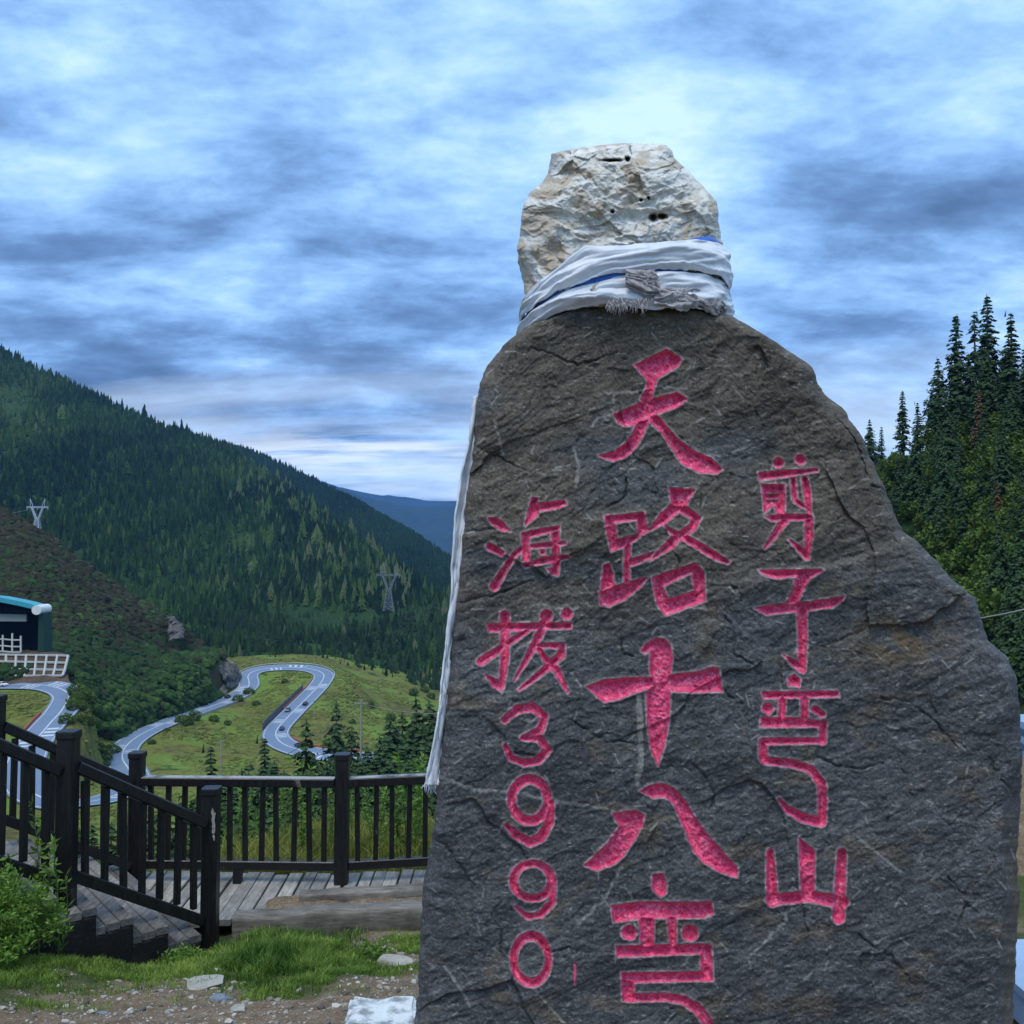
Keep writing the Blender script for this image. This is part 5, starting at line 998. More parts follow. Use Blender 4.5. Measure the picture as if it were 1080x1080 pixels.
KINDS = {'spruce': conifer_meshes(1, .22, 36, 10, .07, .22, 1.1), 'fir': conifer_meshes(2, .105, 42, 8, .16, .42, .9, .75, .3), 'spire': conifer_meshes(3, .085, 44, 7, .10, .36, .9, .8, .45), 'broad': conifer_meshes(4, .24, 30, 10, .04, .2, 1.1, .85, .25), 'ragged': conifer_meshes(5, .11, 34, 7, .25, .55, .9, .6, .35), 'snag': conifer_meshes(6, .05, 16, 5, .3, .6, .4, .8, .4, True), 'rusty': conifer_meshes(7, .14, 34, 8, .12, .35, .9, .8, .35, True)}
NAMEOF = {'spruce': 'spruce_tree', 'fir': 'fir_tree', 'spire': 'fir_tree', 'broad': 'spruce_tree', 'ragged': 'fir_tree', 'snag': 'dead_tree', 'rusty': 'fir_tree'}
def tree(kind, pos, h, label, group=None, wide=1.):
    o = empty(NAMEOF[kind], pos, label, 'tree', group, random.random()*6.28); o.scale = (h*wide, h*wide, h)
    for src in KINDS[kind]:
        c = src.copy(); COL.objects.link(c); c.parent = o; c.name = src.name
    return o
def vz(x, y): return float(valley_z(np.array([x]), np.array([y]))[0])
def tree_at(kind, px, ptop, Y, label, group=None, wide=1.):
    """a tree standing on the valley slope at distance Y whose tip shows at (px, ptop)"""
    top = P(px, ptop, Y); z = vz(top[0], Y); h = top[2]-z
    if h < 3: return None
    return tree(kind, (top[0], Y, z-.2), h, label, group, wide)
NT = 0
SPECIAL = [('spruce',323,754,78,'tall dark spruce standing alone behind the fence, in front of the lowest road bend',1.),('spire',215,781,96,'slender dark spruce rising left of the green slope, above the fence rail',1.1),('spire',272,773,118,'narrow spruce on the meadow left of the lowest road bend',1.2),('spruce',355,736,190,'dark spruce on the green slope to the left of the tall utility pole',.95),('broad',372,752,185,'bushy dark spruce close to the utility pole',.9),('spruce',438,731,150,'tallest spruce in the dark stand beside the hanging white scarf',.9),('spire',190,832,60,'small pointed spruce just above the rail behind the fence corner post',1.3)]
for k, px, pt, Y, lb, w in SPECIAL: NT += tree_at(k, px, pt, Y, lb, None, w) is not None
GV = 'dark conifers below the fence'; LBV = 'dark conifer in the stand on the slope below the level fence'
rg = np.random.default_rng(21)
vlist = [(452,745,158),(425,748,150),(447,757,135),(412,756,140),(398,768,130),(461,752,150),(432,772,118),(385,783,115),(405,782,108),(418,790,100),(447,780,110),(460,790,100),(372,800,98),(392,804,90),(411,806,86),(432,804,86),(452,806,88),(360,815,80),(380,818,78),(402,822,74),(424,822,74),(446,822,74),(462,818,76),(343,812,86),(300,806,88),(288,799,96),(277,806,92),(263,802,98),(252,810,90),(243,818,82),(236,824,78),(312,818,80),(330,824,74),(296,824,74),(278,828,72),(258,830,70),(226,834,66),(208,838,64),(176,842,60),(160,848,58),(145,846,62),(118,858,54),(98,864,52),(84,868,50),(350,832,66),(372,834,66),(398,836,64),(420,838,62),(445,836,64),(308,836,64),(246,838,62),(340,842,60),(286,842,60),(132,866,52),(441,741,165),(456,736,172),(418,762,142),(436,760,136),(404,768,128),(424,780,112),(438,788,102),(452,772,118),(398,792,98),(380,796,96),(466,764,130),(412,772,120),(428,798,94),(446,796,92),(336,800,92),(352,806,88),(318,806,86),(290,812,80),(268,818,84),(250,824,76),(366,806,90),(388,812,84),(408,796,96),(440,812,80),(228,842,62),(196,850,58),(168,856,54)]
for x, y, Y in vlist: NT += tree_at(rg.choice(['spruce', 'broad', 'fir', 'spruce']), x+rg.normal(0, 2), y+rg.normal(0, 2), Y, LBV, GV, rg.uniform(1.1, 1.45)) is not None
# right-hand slope: tall skyline firs, then the wood below them
def nearest_on(loft, px, pyt, hpx):
    """the surface point whose foot shows hpx below the tip"""
    x, y = PX(loft.G.reshape(-1, 3)); k = np.argmin((x-px)**2+(y-(pyt+hpx))**2); return loft.G.reshape(-1, 3)[k]
SKY = [('fir',1041,309,150,'tallest fir on the right skyline, with a ragged flat top'),('fir',1009,330,140,'tall fir on the right skyline just left of the tallest one'),('spire',1061,327,125,'pointed fir on the right skyline just right of the tallest one'),('ragged',1030,326,130,'thin half bare fir close against the tallest one on the right skyline'),('spruce',988,376,95,'dense pointed fir on the right skyline at the middle of the row'),('fir',952,411,75,'dark fir in the right skyline row, beside a small gap of sky'),('spire',965,423,62,'slim fir low in the right skyline row, right of the gap'),('spruce',917,441,48,'small dark fir at the left end of the right skyline row'),('spire',929,449,42,'smallest fir, second from the left end of the right skyline row'),('snag',972,456,45,'bare grey dead trunk among the firs on the right slope'),('fir',1083,352,120,'large dark fir at the right border of the picture'),('fir',1020,372,95,'mid height fir under the tallest pair on the right skyline'),('fir',1049,380,95,'bushy fir just below the tallest fir on the right skyline'),('rusty',1033,410,70,'browning fir under the tall skyline firs'),('rusty',1052,505,60,'rusty red fir half way down the right slope')]
for k, px, pt, hp, lb in SKY:
    q = nearest_on(LE, px, pt, hp); top = P(px, pt, q[1]); h = top[2]-q[2]+.3; NT += 1
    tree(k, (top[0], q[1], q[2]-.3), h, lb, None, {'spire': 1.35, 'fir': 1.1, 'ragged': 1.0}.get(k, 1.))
pts_ = LE.scatter(700, np.random.default_rng(5), .0); px, py = PX(pts_); ok = (px > 880) & (px < 1110) & (py > 425) & (py < 800); pts_ = pts_[ok]; px, py = px[ok], py[ok]
LBR = 'conifer in the dense wood on the right hand slope'; cnt = 0; chosen = []
for i in np.argsort(pts_[:, 1]):
    p = pts_[i]
    if any((p[0]-c[0])**2+(p[1]-c[1])**2 < 9 for c in chosen): continue
    sl = px[i] > np.interp(py[i], *zip(*EDGE_R))-14 if py[i] < 790 else False
    if not sl: continue
    if px[i] < 1000 and py[i] < np.interp(px[i], [900, 1000], [545, 500]): continue
    dens_ = fbm(np.array([p[0]/22]), np.array([p[2]/14]), 77, 3)[0]
    if dens_ > .1: continue
    chosen.append(p); hh = rg.uniform(7, 14)*(1.15 if py[i] < 560 else .95)
    tree(rg.choice(['spruce', 'fir', 'broad', 'spruce']), p-[0, 0, .3], hh, LBR, 'conifers in the wood on the right slope', rg.uniform(.8, 1.1)); cnt += 1
    if cnt >= 85: break
NT += cnt
# broad-leaved shrubs between the conifers of the right slope and below the fence
SHRUB = leaf_mat('shrub_leaves', (.024, .055, .010), (.13, .21, .03), .2, .6, (.09, .12, .02))
sh = []
for sd in range(3):
    rng = np.random.default_rng(300+sd); mb = MB(); n = 900; u = rng.normal(size=(n, 3)); u /= np.linalg.norm(u, axis=1)[:, None]; lump = 1+.35*np.array([mnoise.noise(Vector(q*1.7+sd*3)) for q in u]); rr_ = (.55+.45*rng.random(n)**.5)*lump
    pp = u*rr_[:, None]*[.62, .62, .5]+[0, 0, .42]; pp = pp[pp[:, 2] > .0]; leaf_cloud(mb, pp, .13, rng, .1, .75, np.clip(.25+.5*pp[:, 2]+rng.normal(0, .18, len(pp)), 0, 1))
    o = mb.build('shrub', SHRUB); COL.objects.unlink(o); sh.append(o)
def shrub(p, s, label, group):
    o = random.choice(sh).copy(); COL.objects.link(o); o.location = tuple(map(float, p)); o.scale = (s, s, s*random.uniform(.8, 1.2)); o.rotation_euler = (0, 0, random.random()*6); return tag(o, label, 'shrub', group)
pts_ = LE.scatter(1200, np.random.default_rng(15), .0); px, py = PX(pts_); n_sh = 0
for i in np.argsort(pts_[:, 1]):
    if not (895 < px[i] < 1100 and 445 < py[i] < 790) or px[i] < np.interp(min(py[i], 1000), *zip(*EDGE_R))-14: continue
    shrub(pts_[i]-[0, 0, .3], rg.uniform(2.2, 5.0), 'leafy green shrub between the conifers on the right hand slope', 'shrubs on the right slope'); n_sh += 1
    if n_sh >= 240: break
for k in range(150):
    x, Y = rg.uniform(90, 470), rg.uniform(38, 105); q = P(x, 700, Y); z = vz(q[0], Y)
    if PX(np.array([q[0], Y, z+2]))[1] < 800: continue
    shrub((q[0], Y, z-.2), rg.uniform(1.5, 3.2), 'dark shrub on the slope just below the fence', 'shrubs below the fence')
# scattered bushes on the meadow inside the bends
for x, y, Y in [(251,755,455),(262,742,470),(300,723,478),(190,771,392),(205,768,398),(198,776,385),(176,778,370),(160,790,345),(240,772,402),(270,752,440),(225,768,402),(436,728,555),(455,730,560),(448,722,575),(390,738,470),(412,752,450),(345,775,370),(345,785,362),(92,770,315),(85,790,300),(110,782,318),(80,742,318),(84,752,317),(88,762,316),(82,766,312),(92,776,318),(78,758,310),(98,788,318),(104,794,316),(76,780,306),(86,796,308),(112,802,312),(94,804,306),(70,792,296),(118,770,330),(100,762,328)]:
    q = P(x, y, Y); z = vz(q[0], Y); shrub((q[0], Y, z-.3), rg.uniform(2.2, 4.6), 'dark bush on the grassy slope between the road bends', 'bushes between the road bends')

# far woods: thousands of small conifers in one mass per slope
FORM = M('forest_needles', .8, .12); ft = FORM.attr('tint'); FORM.color(FORM.ramp(ft, [(0, (.009, .024, .009)), (.35, (.022, .056, .016)), (.65, (.048, .102, .022)), (.85, (.092, .15, .032)), (1, (.15, .17, .085))])); FORESTM = FORM.m
def forest(name, pos, h, tint, rng, aspect=.17, tiers=6, spikes=7):
    n = len(pos); Vs, Fs = [], []; off = 0; asp_ = np.exp(rng.normal(0, .28, (n, 1)))
    for k in range(tiers):
        f0 = k/tiers; zt = np.minimum(1, .16+.84*(f0+1.7/tiers)); zb = .07+.86*f0; rad = aspect*(1-f0)**.85+.012
        a = np.arange(2*spikes)*math.pi/spikes; rr_ = np.where(np.arange(2*spikes) % 2 == 0, 1., .45)
        ang = a[None]+rng.random((n, 1))*6.28; q = rad*asp_*rr_[None]*rng.uniform(.7, 1.3, (n, 2*spikes)); zz_ = zb+np.where(np.arange(2*spikes) % 2 == 0, -.02, .045)[None]+rng.normal(0, .012, (n, 2*spikes))
        ring = np.stack([np.cos(ang)*q, np.sin(ang)*q, zz_], -1); tip = np.zeros((n, 1, 3)); tip[..., 2] = zt if k < tiers-1 else 1.0
        v = np.concatenate([tip, ring], 1)*h[:, None, None]+pos[:, None]; m_ = 2*spikes+1
        Vs.append(v.reshape(-1, 3)); F = np.array([(0, 1+i, 1+(i+1) % (2*spikes)) for i in range(2*spikes)]); Fs.append((F[None]+np.arange(n)[:, None, None]*m_+off).reshape(-1, 3)); off += n*m_
    tn = np.concatenate([np.repeat(np.clip(tint+rng.normal(0, .04, n), 0, 1), 2*spikes+1) for k in range(tiers)])
    return tag(mesh_np(name, np.concatenate(Vs), np.concatenate(Fs), FORESTM, None, {'tint': tn}, False), kind='stuff')
def in_view(p, m_=60):
    x, y = PX(p); return (x > -m_) & (x < 530) & (y > 300) & (y < 860)
gA = np.random.default_rng(41); pA = LA.scatter(60000, gA); pA = pA[in_view(pA)]
px, py = PX(pA); clr = fbm(pA[:, 0]/140, pA[:, 2]/90, 201, 4)
open_ = np.maximum.reduce([np.exp(-((px-15)/30)**2-((py-425)/22)**2), .85*np.exp(-((px-345)/75)**2-((py-655)/14)**2), .8*np.exp(-((px-445)/35)**2-((py-648)/12)**2), .6*np.exp(-((px-250)/30)**2-((py-575)/10)**2)])
keepp = gA.random(len(pA)) < .60*(1-.9*open_)*np.clip(1.1-.5*clr.clip(0, 1), .3, 1); pA, px, py, clr, open_ = pA[keepp], px[keepp], py[keepp], clr[keepp], open_[keepp]
hpx = np.interp(py, [380, 470, 560, 640, 700, 740], [11, 12, 13.5, 14, 14, 15])*gA.uniform(.6, 1.25, len(pA)); tall = gA.random(len(pA)) < .05*sstep(240, 310, px)*(py > 470) + .015; hpx[tall] *= 1.55
h = hpx*pA[:, 1]/FPX; tint = np.clip(.36+.42*clr+gA.normal(0, .17, len(pA))+.5*open_+.15*sstep(560, 460, py)*sstep(150, 40, px), 0, .9); tint[tall & (px > 240)] = gA.uniform(.75, 1, (tall & (px > 240)).sum()); h[open_ > .5] *= .5
# the largest of these stand as trees of their own
size = h/pA[:, 1]*FPX; vis = (px > 215) & (px < 470) & (py > 655); order = np.argsort(-size*vis)[:max(0, 300-NT)]
for i in order: tree(gA.choice(['spruce', 'fir', 'spruce']), pA[i]-[0, 0, .4], float(h[i]), 'small dark conifer at the foot of the big wooded slope', 'conifers at the foot of the big wooded slope', 1.1)
rest = np.ones(len(pA), bool); rest[order] = False
forest('forest', pA[rest]-[0, 0, .5], h[rest], tint[rest], gA, .19)
gB = np.random.default_rng(42); pB = LB.scatter(130000, gB, .08); pB = pB[in_view(pB)]; pxb, pyb = PX(pB); pB = pB[(pxb > 205) & (pyb < 650)]
cb_ = fbm(pB[:, 0]/220, pB[:, 2]/150, 211, 4); forest('forest', pB-[0, 0, .5], gB.uniform(8, 17, len(pB)), np.clip(.25+.3*cb_+gB.normal(0, .14, len(pB)), 0, .9), gB, .2, 4, 5)
# rounded heath shrubs on the left spur
gD = np.random.default_rng(43); pD = LD.scatter(21000, gD, .12); pxd, pyd = PX(pD); okd = (pxd > -40) & (pxd < 262) & ~((np.hypot((pxd-240)/22, (pyd-715)/22) < 1)); pD, pxd, pyd = pD[okd], pxd[okd], pyd[okd]
gap = fbm(pD[:, 0]/26, pD[:, 2]/18, 231, 4)+.9*np.exp(-((pxd-95)/30)**2-((pyd-705)/16)**2)+.6*np.exp(-((pyd-(678+.0*pxd))/6)**2)*(pxd > 100); kd = (gD.random(len(pD)) < np.clip(1.15-1.3*gap.clip(0, 1), .12, 1)); pD, pxd, pyd = pD[kd], pxd[kd], pyd[kd]
bs_ = __import__('bmesh').new(); __import__('bmesh').ops.create_icosphere(bs_, subdivisions=2, radius=1); SV = np.array([v.co for v in bs_.verts]); SF = np.array([[v.index for v in f.verts] for f in bs_.faces]); bs_.free()
n = len(pD); s = gD.uniform(1.2, 3.3, n)*pD[:, 1]/470; v = SV[None]*(1+.15*gD.normal(size=(n, len(SV), 1)).clip(-1.2, 1.2))*np.stack([s, s, s*gD.uniform(.6, 1.0, n)], -1)[:, None]+(pD+np.stack([0*s, 0*s, s*.25], -1))[:, None]
low_ = sstep(655, 690, pyd-.1*(pxd-60)); td = np.clip(.35+.25*fbm(pD[:, 0]/60, pD[:, 2]/40, 241, 3)+gD.normal(0, .13, n), 0, 1)*.49+np.where(gD.random(n) < .18+.75*low_, .5, 0)
hm = M('heath_leaves', .9, .1); ht = hm.attr('tint'); hn = hm.noise(.9, 3, .6)
hm.color(hm.mix(hm.rng(hn, .35, .65, 0, .3), hm.ramp(ht, [(0, (.016, .016, .008)), (.25, (.034, .034, .016)), (.49, (.070, .068, .033)), (.5, (.010, .024, .008)), (.75, (.030, .060, .015)), (1, (.07, .125, .025))]), hm.ramp(ht, [(0, (.03, .027, .014)), (.49, (.085, .077, .038)), (.5, (.02, .04, .014)), (1, (.08, .13, .035))])))
tag(mesh_np('shrub_cover', v.reshape(-1, 3), (SF[None]+np.arange(n)[:, None, None]*len(SV)).reshape(-1, 3), hm.m, None, {'tint': np.repeat(td, len(SV))}, False), kind='stuff')
# tufts of rough grass over the meadow
gV = np.random.default_rng(44); n = 60000; X = gV.uniform(-230, 60, n); Y = gV.uniform(230, 600, n); Zv = valley_z(X, Y); pxv, pyv = PX(np.stack([X, Y, Zv], -1)); bd, _ = road_z(X, Y); kv = (bd > 6.2) & (pxv > -20) & (pxv < 480) & (fbm(X/30, Y/30, 251, 4) > -.1+.3*gV.random(n)); X, Y, Zv = X[kv], Y[kv], Zv[kv]; n = len(X)
s = gV.uniform(.25, .8, n); v = iv[None]*1.5*(1+.3*gV.normal(size=(n, 12, 1)).clip(-1, 1))*np.stack([s, s, s*.45], -1)[:, None]+np.stack([X, Y, Zv], -1)[:, None]
tm = M('tussock', .95, .1); tt = tm.attr('tint'); tm.color(tm.ramp(tt, [(0, (.075, .085, .022)), (.5, (.115, .14, .030)), (.8, (.17, .175, .055)), (1, (.06, .10, .02))]))
tag(mesh_np('meadow_tufts', v.reshape(-1, 3), (it[None]+np.arange(n)[:, None, None]*12).reshape(-1, 3), tm.m, None, {'tint': np.repeat(np.clip(.45+.35*fbm(X/40, Y/40, 252, 3)+gV.normal(0, .2, n), 0, 1), 12)}, False), kind='stuff')

# ------------------------------------------------------------------ pylons, poles and wires
PYL = plain('pylon_steel', (.40, .44, .50), .5, .5, .2, .3)
def pylon(px, pb, pt, Y, label, surf, th, PYL=PYL):
    q = P(px, pb, Y); top = P(px, pt, Y); H = top[2]-q[2]; o = empty('pylon', q, label, 'pylon'); W_ = H*.115
    def leg(a, b, n, wa, wb, name):
        mb = MB(); a, b = np.array(a, float), np.array(b, float); C = [(-1, -1), (1, -1), (1, 1), (-1, 1)]
        pt_ = lambda t, c: a*(1-t)+b*t+np.array([c[0], c[1], 0])*(wa*(1-t)+wb*t)
        for c in C: mb.beam(pt_(0, c), pt_(1, c), th, th)
        for k in range(n):
            for i in range(4):
                c, d = C[i], C[(i+1) % 4]; mb.beam(pt_(k/n, c), pt_((k+1)/n, d), th*.6, th*.6); mb.beam(pt_(k/n, d), pt_((k+1)/n, c), th*.6, th*.6); mb.beam(pt_((k+1)/n, c), pt_((k+1)/n, d), th*.6, th*.6)
        mb.build(name, PYL, o)
    leg((0, 0, -1), (0, 0, H*.45), 5, W_, W_*.35, 'tower_body')
    for sx in (-1, 1): leg((sx*W_*.2, 0, H*.45), (sx*W_*1.25, 0, H*.76), 4, W_*.16, W_*.12, 'fork_arm')
    mb = MB(); z = H*.76
    for dz in (0, H*.055): mb.beam((-W_*2.5, 0, z+dz*.6), (W_*2.5, 0, z+dz*.6), th*.9, th*.9)
    for k in range(10): x0 = -W_*2.5+k*W_*.5; mb.beam((x0, 0, z+(k % 2)*H*.033), (x0+W_*.5, 0, z+((k+1) % 2)*H*.033), th*.6, th*.6)
    mb.build('cross_arm', PYL, o)
    for sx in (-1, 1): mb = MB(); mb.beam((sx*W_*.9, 0, z), (sx*W_*1.7, 0, H), th*.9, th*.9); mb.beam((sx*W_*1.6, 0, z), (sx*W_*1.7, 0, H), th*.7, th*.7); mb.build('earth_peak', PYL, o)
    for sx in (-2.4, 0, 2.4): mb = MB(); mb.tube([(sx*W_, 0, z), (sx*W_, 0, z-H*.06)], [th*.4, th*.4], 5); mb.build('insulator', PYL, o)
    return q, H, W_
q1, H1, W1 = pylon(39, 566, 526, 528, 'pale steel pylon with a forked head on the shrubby hill', LD, .34)
q2, H2, W2 = pylon(410, 643, 596, 760, 'grey steel pylon with a forked head on the big wooded slope', LA, .42, plain('dull_pylon_steel', (.17, .19, .22), .6, .4, .2, .3))
def wire(name, pts, r, mat, label, cat='cable'):
    mb = MB(); mb.tube(pts, r, 4); return tag(mb.build(name, mat, None, True), label, cat)
def sag(a, b, s, n=24): t = np.linspace(0, 1, n)[:, None]; return np.asarray(a)*(1-t)+np.asarray(b)*t-np.array([0, 0, 1])*s*4*t*(1-t)
WIREM = plain('cable_grey', (.20, .21, .22), .5, .4, .1, 1.)
wire('power_line', sag(q1+[-W1*2.4, 0, H1*.70], P(-120, 540, 540), 4), .10, WIREM, 'thin power line running left from the pylon on the shrubby hill')
POLE = plain('weathered_pole', (.30, .29, .27), .85, .2, .2, 2.)
def upole(px, pt, Y, label, h=None):
    top = P(px, pt, Y); z = vz(top[0], Y)-.3; o = empty('utility_pole', (top[0], Y, z), label, 'utility pole'); H = top[2]-z; mb = MB(); mb.tube([(0, 0, -.5), (0, 0, H)], [.20, .13], 8); mb.build('shaft', POLE, o)
    mb = MB(); mb.beam((-1.0, 0, H-.5), (1.0, 0, H-.5), .14, .14); mb.build('cross_arm', POLE, o); return top
t1 = upole(381, 738, 140, 'thin grey utility pole standing among the conifers right of the lowest bend')
t2 = upole(233, 780, 300, 'short pale pole on the green meadow left of the lowest bend'); t3 = upole(331, 738, 420, 'tiny pale pole on the slope right of the straight road')
wire('power_line', sag(t1-[0, 0, .5], P(560, 740, 120), 1.5), .045, WIREM, 'thin cable from the utility pole rising right towards the stele')
wire('power_line', sag(t1-[0, 0, .5], P(150, 812, 210), 6), .055, WIREM, 'thin cable from the utility pole sagging left over the meadow')
wire('power_line', sag(P(960, 661, 38), P(1180, 615, 34), .25), .028, WIREM, 'dark cable crossing the wood behind the right shoulder of the stele')

# ------------------------------------------------------------------ cars
GLASS = plain('car_glass', (.02, .025, .03), .12, .6, .1, 1.); TYRE = plain('tyre', (.02, .02, .02), .85, .2, .2, 5.); LAMPM = plain('lamp_lens', (.6, .6, .58), .2, .5, .1, 1.)
def car(s, lane, paint, label, rev=False, kind='parked_car'):
    p = road_pt(s, lane, .02); i = np.argmin(abs(RS-s)); d = RT[i]*(-1 if rev else 1); o = empty('car', p, label, 'car', None, math.atan2(d[1], d[0]))
    def prof(pr, w0, w1, name, mat, par):
        n = len(pr); V = []; 
        for sy, ww in ((-1, 0), (1, 0)):
            for x, z in pr: V.append((x, sy*(w0 if z < .95 else w1), z))
        F4 = [(k, (k+1) % n, n+(k+1) % n, n+k) for k in range(n)]; c = len(V); cx = sum(x for x, z in pr)/n; cz = sum(z for x, z in pr)/n; V += [(cx, -w0, cz), (cx, w0, cz)]
        T = [((k+1) % n, k, c) for k in range(n)]+[(n+k, n+(k+1) % n, c+1) for k in range(n)]; return mesh_np(name, V, [np.array(F4), np.array(T)], mat, par, {'tint': np.zeros(len(V))}, False)
    b = prof([(-2.15,.35),(-2.2,.75),(-2.1,.98),(-1.75,1.02),(-1.3,1.45),(.35,1.47),(1.05,1.0),(2.0,.88),(2.2,.65),(2.15,.35)], .88, .66, 'body', paint, o)
    for sy in (-1, 1):
        mb = MB(); mb.add(np.array([(-1.55, sy*.80, 1.03), (.85, sy*.80, 1.03), (.3, sy*.675, 1.42), (-1.22, sy*.675, 1.42)])+[0, sy*.03, 0], [(0, 1, 2, 3)]); mb.build('side_window', GLASS, o)
        mb = MB(); mb.beam((2.1, sy*.6, .72), (2.2, sy*.6, .72), .34, .14); mb.build('headlight', LAMPM, o)
        for x in (-1.35, 1.35): mb = MB(); mb.tube([(x, sy*.68, .33), (x, sy*.90, .33)], [.33, .33], 14); mb.build('wheel', TYRE, o)
    mb = MB(); mb.add([(1.0, -.66, 1.05), (1.0, .66, 1.05), (.40, .60, 1.45), (.40, -.60, 1.45)], [(0, 1, 2, 3)]); mb.build('windscreen', GLASS, o)
    mb = MB(); mb.add([(-1.72, -.66, 1.06), (-1.72, .66, 1.06), (-1.34, .60, 1.43), (-1.34, -.60, 1.43)], [(3, 2, 1, 0)]); mb.build('rear_window', GLASS, o); return o
cp = lambda n_, c: plain(n_, c, .3, .5, .06, 1.)
WCAR, DCAR, GCAR, BCAR = cp('white_car_paint', (.75, .76, .78)), cp('black_car_paint', (.02, .022, .027)), cp('grey_car_paint', (.07, .08, .10)), cp('blue_car_paint', (.04, .06, .12))
imid = 520
car(road_s(8,722,0,300), -2.3, WCAR, 'white car at the left border on the nearer left hairpin')
car(road_s(245,736,300,600), 2.3, DCAR, 'dark car where the middle road meets the rock cut')
car(road_s(317,744,500), 2.4, DCAR, 'black car on the right lane of the straight below the top hairpin', True)
car(road_s(309,750,500), -2.4, GCAR, 'dark grey car on the left lane of the straight below the top hairpin')
car(road_s(294,771,500), 2.0, BCAR, 'dark blue car near the bottom of the straight, before the lowest bend', True)
car(road_s(310,790,500), 2.2, GCAR, 'grey car on the lowest visible bend, partly behind the tall spruce', True)
# ------------------------------------------------------------------ snow gallery shed and lattice slope protection on the far left
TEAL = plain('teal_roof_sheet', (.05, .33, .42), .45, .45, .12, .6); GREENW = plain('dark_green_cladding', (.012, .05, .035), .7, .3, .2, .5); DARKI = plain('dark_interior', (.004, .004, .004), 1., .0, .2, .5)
Yb = 352.; q = P(0, 690, Yb); sb = empty('roadside_shed', q, 'large dark roadside shed with a curved teal roof at the left border', 'building'); QB = np.array(q)
def loc(px, py, Y=Yb): return P(px, py, Y)-QB
def extr(a, dy, mat, name, thick=None):
    """a profile in the picture plane pushed back dy metres"""
    V = np.concatenate([a, a+np.array([0, dy, 0])]); n = len(a); F = [(k, n+k, n+(k+1) % n, (k+1) % n) for k in range(n)]
    c = len(V); V = np.concatenate([V, [a.mean(0)], [a.mean(0)+[0, dy, 0]]]); T = [(k, (k+1) % n, c) for k in range(n)]+[(n+(k+1) % n, n+k, c+1) for k in range(n)]
    return mesh_np(name, V, [np.array(F), np.array(T)], mat, sb, None, False)
rx = np.linspace(-110, 40, 16); up = 624+(rx-(-110))**2*0+np.interp(rx, [-110, -40, 0, 25, 40], [3, 2, 6, 11, 15])
extr(np.concatenate([np.stack([loc(x, y) for x, y in zip(rx, up)]), np.stack([loc(x, y+5) for x, y in zip(rx[::-1], up[::-1])])]), 7, TEAL, 'roof')
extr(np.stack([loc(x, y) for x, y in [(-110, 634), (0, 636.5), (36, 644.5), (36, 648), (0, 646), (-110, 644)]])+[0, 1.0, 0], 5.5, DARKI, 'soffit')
extr(np.stack([loc(x, y) for x, y in [(-110, 646), (24, 648.5), (24, 656), (-110, 655)]])+[0, 2.5, 0], .8, plain('grey_fascia', (.30, .31, .32), .7, .3, .1, 1.), 'fascia')
mb = MB(); c = loc(39.5, 643.2); mb.tube([c+[0, -.8, 0], c+[0, 7.4, 0]], [1.75, 1.75], 20); mb.build('end_roll', WHITEP, sb, False)
extr(np.stack([loc(x, y) for x, y in [(40, 646), (45, 647), (46, 690), (39, 690)]])+[0, .5, 0], 6.4, GREENW, 'side_wall')
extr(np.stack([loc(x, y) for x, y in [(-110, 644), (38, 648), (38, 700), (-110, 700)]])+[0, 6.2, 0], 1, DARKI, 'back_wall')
FRAME = plain('whitewashed_concrete', (.44, .44, .43), .8, .3, .15, .5)
def lattice(name, cols, rows, label, w, spike=0, face=None):
    o = empty(name, P(*cols[0][-1]), label, 'slope protection'); L = np.array(o.location); A = np.array([[P(*p) for p in c] for c in cols])   # columns x rows
    for c in range(len(cols)):
        mb = MB(); pl = A[c]-L
        for k in range(len(pl)-1): mb.beam(pl[k], pl[k+1], w, w, (0, 1, 0))
        if spike: d = pl[0]-pl[1]; mb.beam(pl[0], pl[0]+d/np.linalg.norm(d)*spike*(1 if c % 2 else .6), w, w, (0, 1, 0))
        mb.build('upright_beam', FRAME, o)
    for r in range(A.shape[1]):
        mb = MB()
        for c in range(len(cols)-1): mb.beam(A[c, r]-L, A[c+1, r]-L, w*.9, w*.9)
        mb.build('cross_beam', FRAME, o)
    if face:
        V = A.copy()-L; V[..., 1] += .5; i = np.arange(A.shape[0]-1)[:, None]*A.shape[1]+np.arange(A.shape[1]-1)[None]; mesh_np('earth_panel', V.reshape(-1, 3), np.stack([i, i+1, i+A.shape[1]+1, i+A.shape[1]], -1).reshape(-1, 4), face, o)
EMB = veg_mat('embankment_earth', [(.3, (.05, .038, .028)), (.5, (.10, .07, .05)), (.7, (.16, .12, .085))], .2, 1.4).m
cols = []
for k in range(10):
    x0 = -24+k*10; t = k/9
    cols.append([(x0+6*t*t, 690+1.5*t, 352-9*t), (x0+4.2*t*t, 697+2.*t, 350-9*t), (x0+2.4*t*t, 705+1.5*t, 348-9*t), (x0, 713-.5*t, 346-9*t)])
lattice('slope_lattice', cols, 4, 'white concrete lattice on the brown embankment above the left hairpin', .75, 0, EMB)
cols = [[(x, y-13, 351), (x, y-6, 350.5), (x, y, 350)] for x, y in ((-14, 686), (-6, 687), (3, 687), (13, 688), (22, 688))]
lattice('slope_lattice', cols, 3, 'smaller spiked white lattice on the terrace in front of the dark shed', .55, 2.4)
slab_patch('embankment', [[(-60,722,338),(0,722,337),(50,722,333),(76,726,332)], [(-60,712,344),(0,713,344),(50,713,338),(72,714,338)], [(-60,690,353),(0,689,353),(40,690,350),(66,692,346)], [(-60,684,372),(0,684,372),(40,684,368),(72,690,362)]], 40, 30, EMB, .5, 17, None, None)

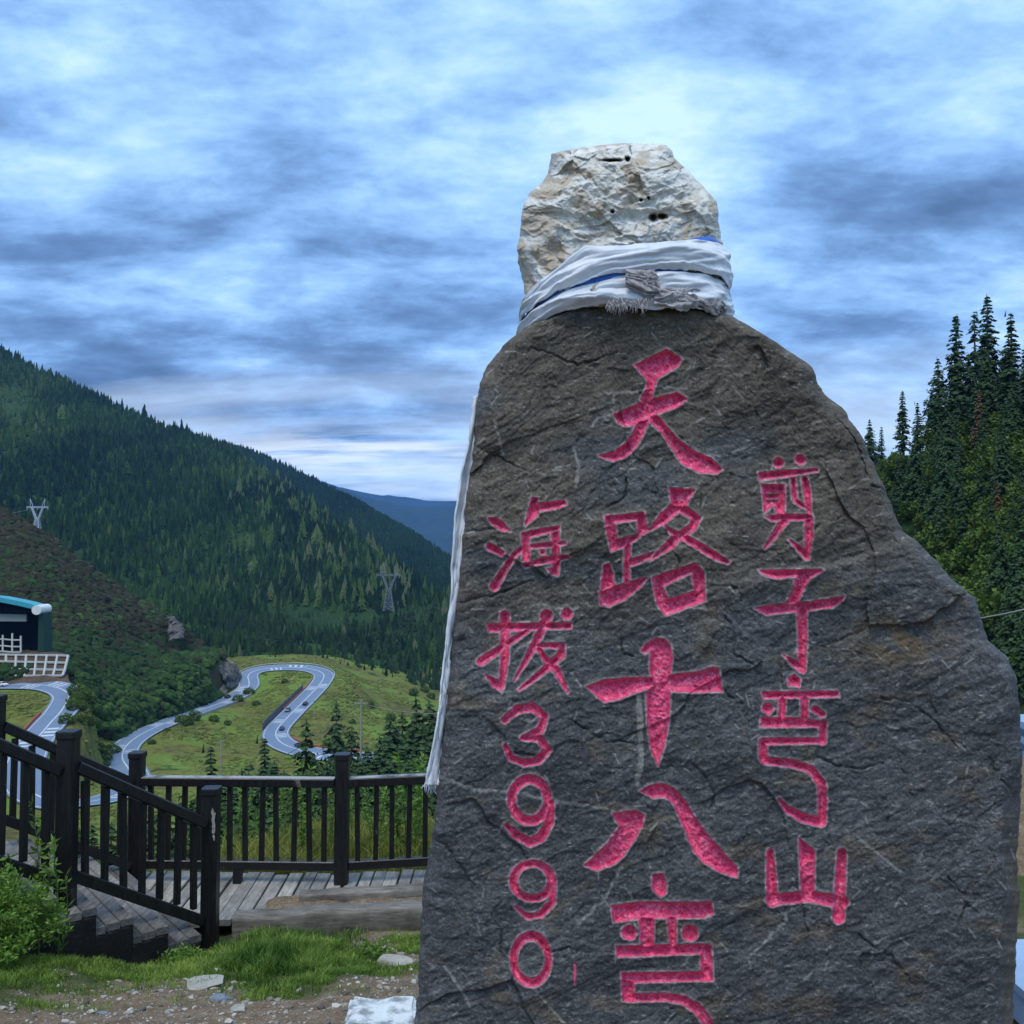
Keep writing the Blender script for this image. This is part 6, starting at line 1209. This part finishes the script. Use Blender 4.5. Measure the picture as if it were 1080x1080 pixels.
# ------------------------------------------------------------------ things showing past the right edge of the stele
PALEB = plain('pale_blue_metal', (.30, .41, .58), .4, .5, .12, 3.); BLUEM = plain('blue_metal', (.06, .13, .25), .4, .5, .12, 3.)
p = P(1090, 1010, 3.75); zg = float(ground_z(p[0], 3.75)); o = empty('metal_cabinet', (p[0], 3.75, zg), 'pale blue metal cabinet low behind the right foot of the stele', 'cabinet')
zt = float(P(1090, 1036, 3.75)[2])-zg
mb = MB(); mb.beam((-.07, .15, zt/2), (.40, .15, zt/2), .45, zt-.04, (0, 0, 1), .012); mb.build('body', PALEB, o); mb = MB(); mb.beam((-.08, .15, zt-.01), (.42, .15, zt-.01), .49, .03); mb.build('lid', PALEB, o)
Y_ = 9.5; p0 = P(1062, 920, Y_); zg = float(ground_z(p0[0], Y_)); o = empty('pipe_railing', (p0[0], Y_, zg), 'white pipe railing beyond the lower right edge of the stele', 'railing'); L = np.array([p0[0], Y_, zg])
for name, py_ in (('top_rail', 915), ('lower_rail', 932)): mb = MB(); mb.tube([P(1055, py_-6, Y_)-L, P(1130, py_+8, Y_-.8)-L], [.03, .03], 8); mb.build(name, WHITEP, o, True)
for x in (1066, 1120): mb = MB(); q = P(x, 912, Y_-.2); mb.tube([q-L, np.array([q[0], q[1], zg-.1])-L], [.03, .03], 8); mb.build('post', BLUEM, o, True)
Y_ = 26.; p0 = P(1090, 796, Y_); zg = float(P(1090, 797, Y_)[2]); o = empty('parked_truck', (p0[0], Y_, zg), 'blue and white striped truck body just showing past the right shoulder of the stele', 'truck')
for k in range(5): mb = MB(); mb.beam((-.45, 0, .1+k*.19), (3.0, 0, .1+k*.19), 1.6, .186, (0, 0, 1), .01); mb.build('side_panel', (PALEB, BLUEM)[k % 2], o)
for x in (.1, 2.4): mb = MB(); mb.tube([(x, -.85, -.2), (x, -.6, -.2)], [.34, .34], 16); mb.build('wheel', TYRE, o)
tag(heightgrid('parking_ground', np.linspace(3.2, 40, 60), np.linspace(3.9, 60, 80), lambda X, Y: np.where(Y < 7.5, ground_z(X, Y, False), np.interp(Y, [7.5, 12, 26, 60], [-.2, -.9, -4.15, -11]))+.05*fbm(X, Y, 9, 3)+.012-.6*sstep(3.9, 3.2, X)-.4*sstep(5.2, 4.4, Y), SOIL, {'bare': lambda X, Y: .85+0*X}), kind='structure')
# ------------------------------------------------------------------ mountain air
bpy.ops.mesh.primitive_cube_add(size=1); hz = bpy.context.object; hz.name = 'haze'; hz['kind'] = 'stuff'
hz.scale = (30000, 20500, 900); hz.location = (0, 6800, 0)
zlo, zhi = -560., 520.; hz.scale[2] = zhi-zlo; hz.location[2] = (zhi+zlo)/2
hm_ = bpy.data.materials.new('haze'); hm_.use_nodes = True; t_ = hm_.node_tree; t_.nodes.clear()
pv = t_.nodes.new('ShaderNodeVolumePrincipled'); pv.inputs['Color'].default_value = (.17, .43, 1.0, 1); pv.inputs['Density'].default_value = 6e-5; pv.inputs['Anisotropy'].default_value = 0
ho = t_.nodes.new('ShaderNodeOutputMaterial'); t_.links.new(pv.outputs[0], ho.inputs['Volume']); hz.data.materials.append(hm_)
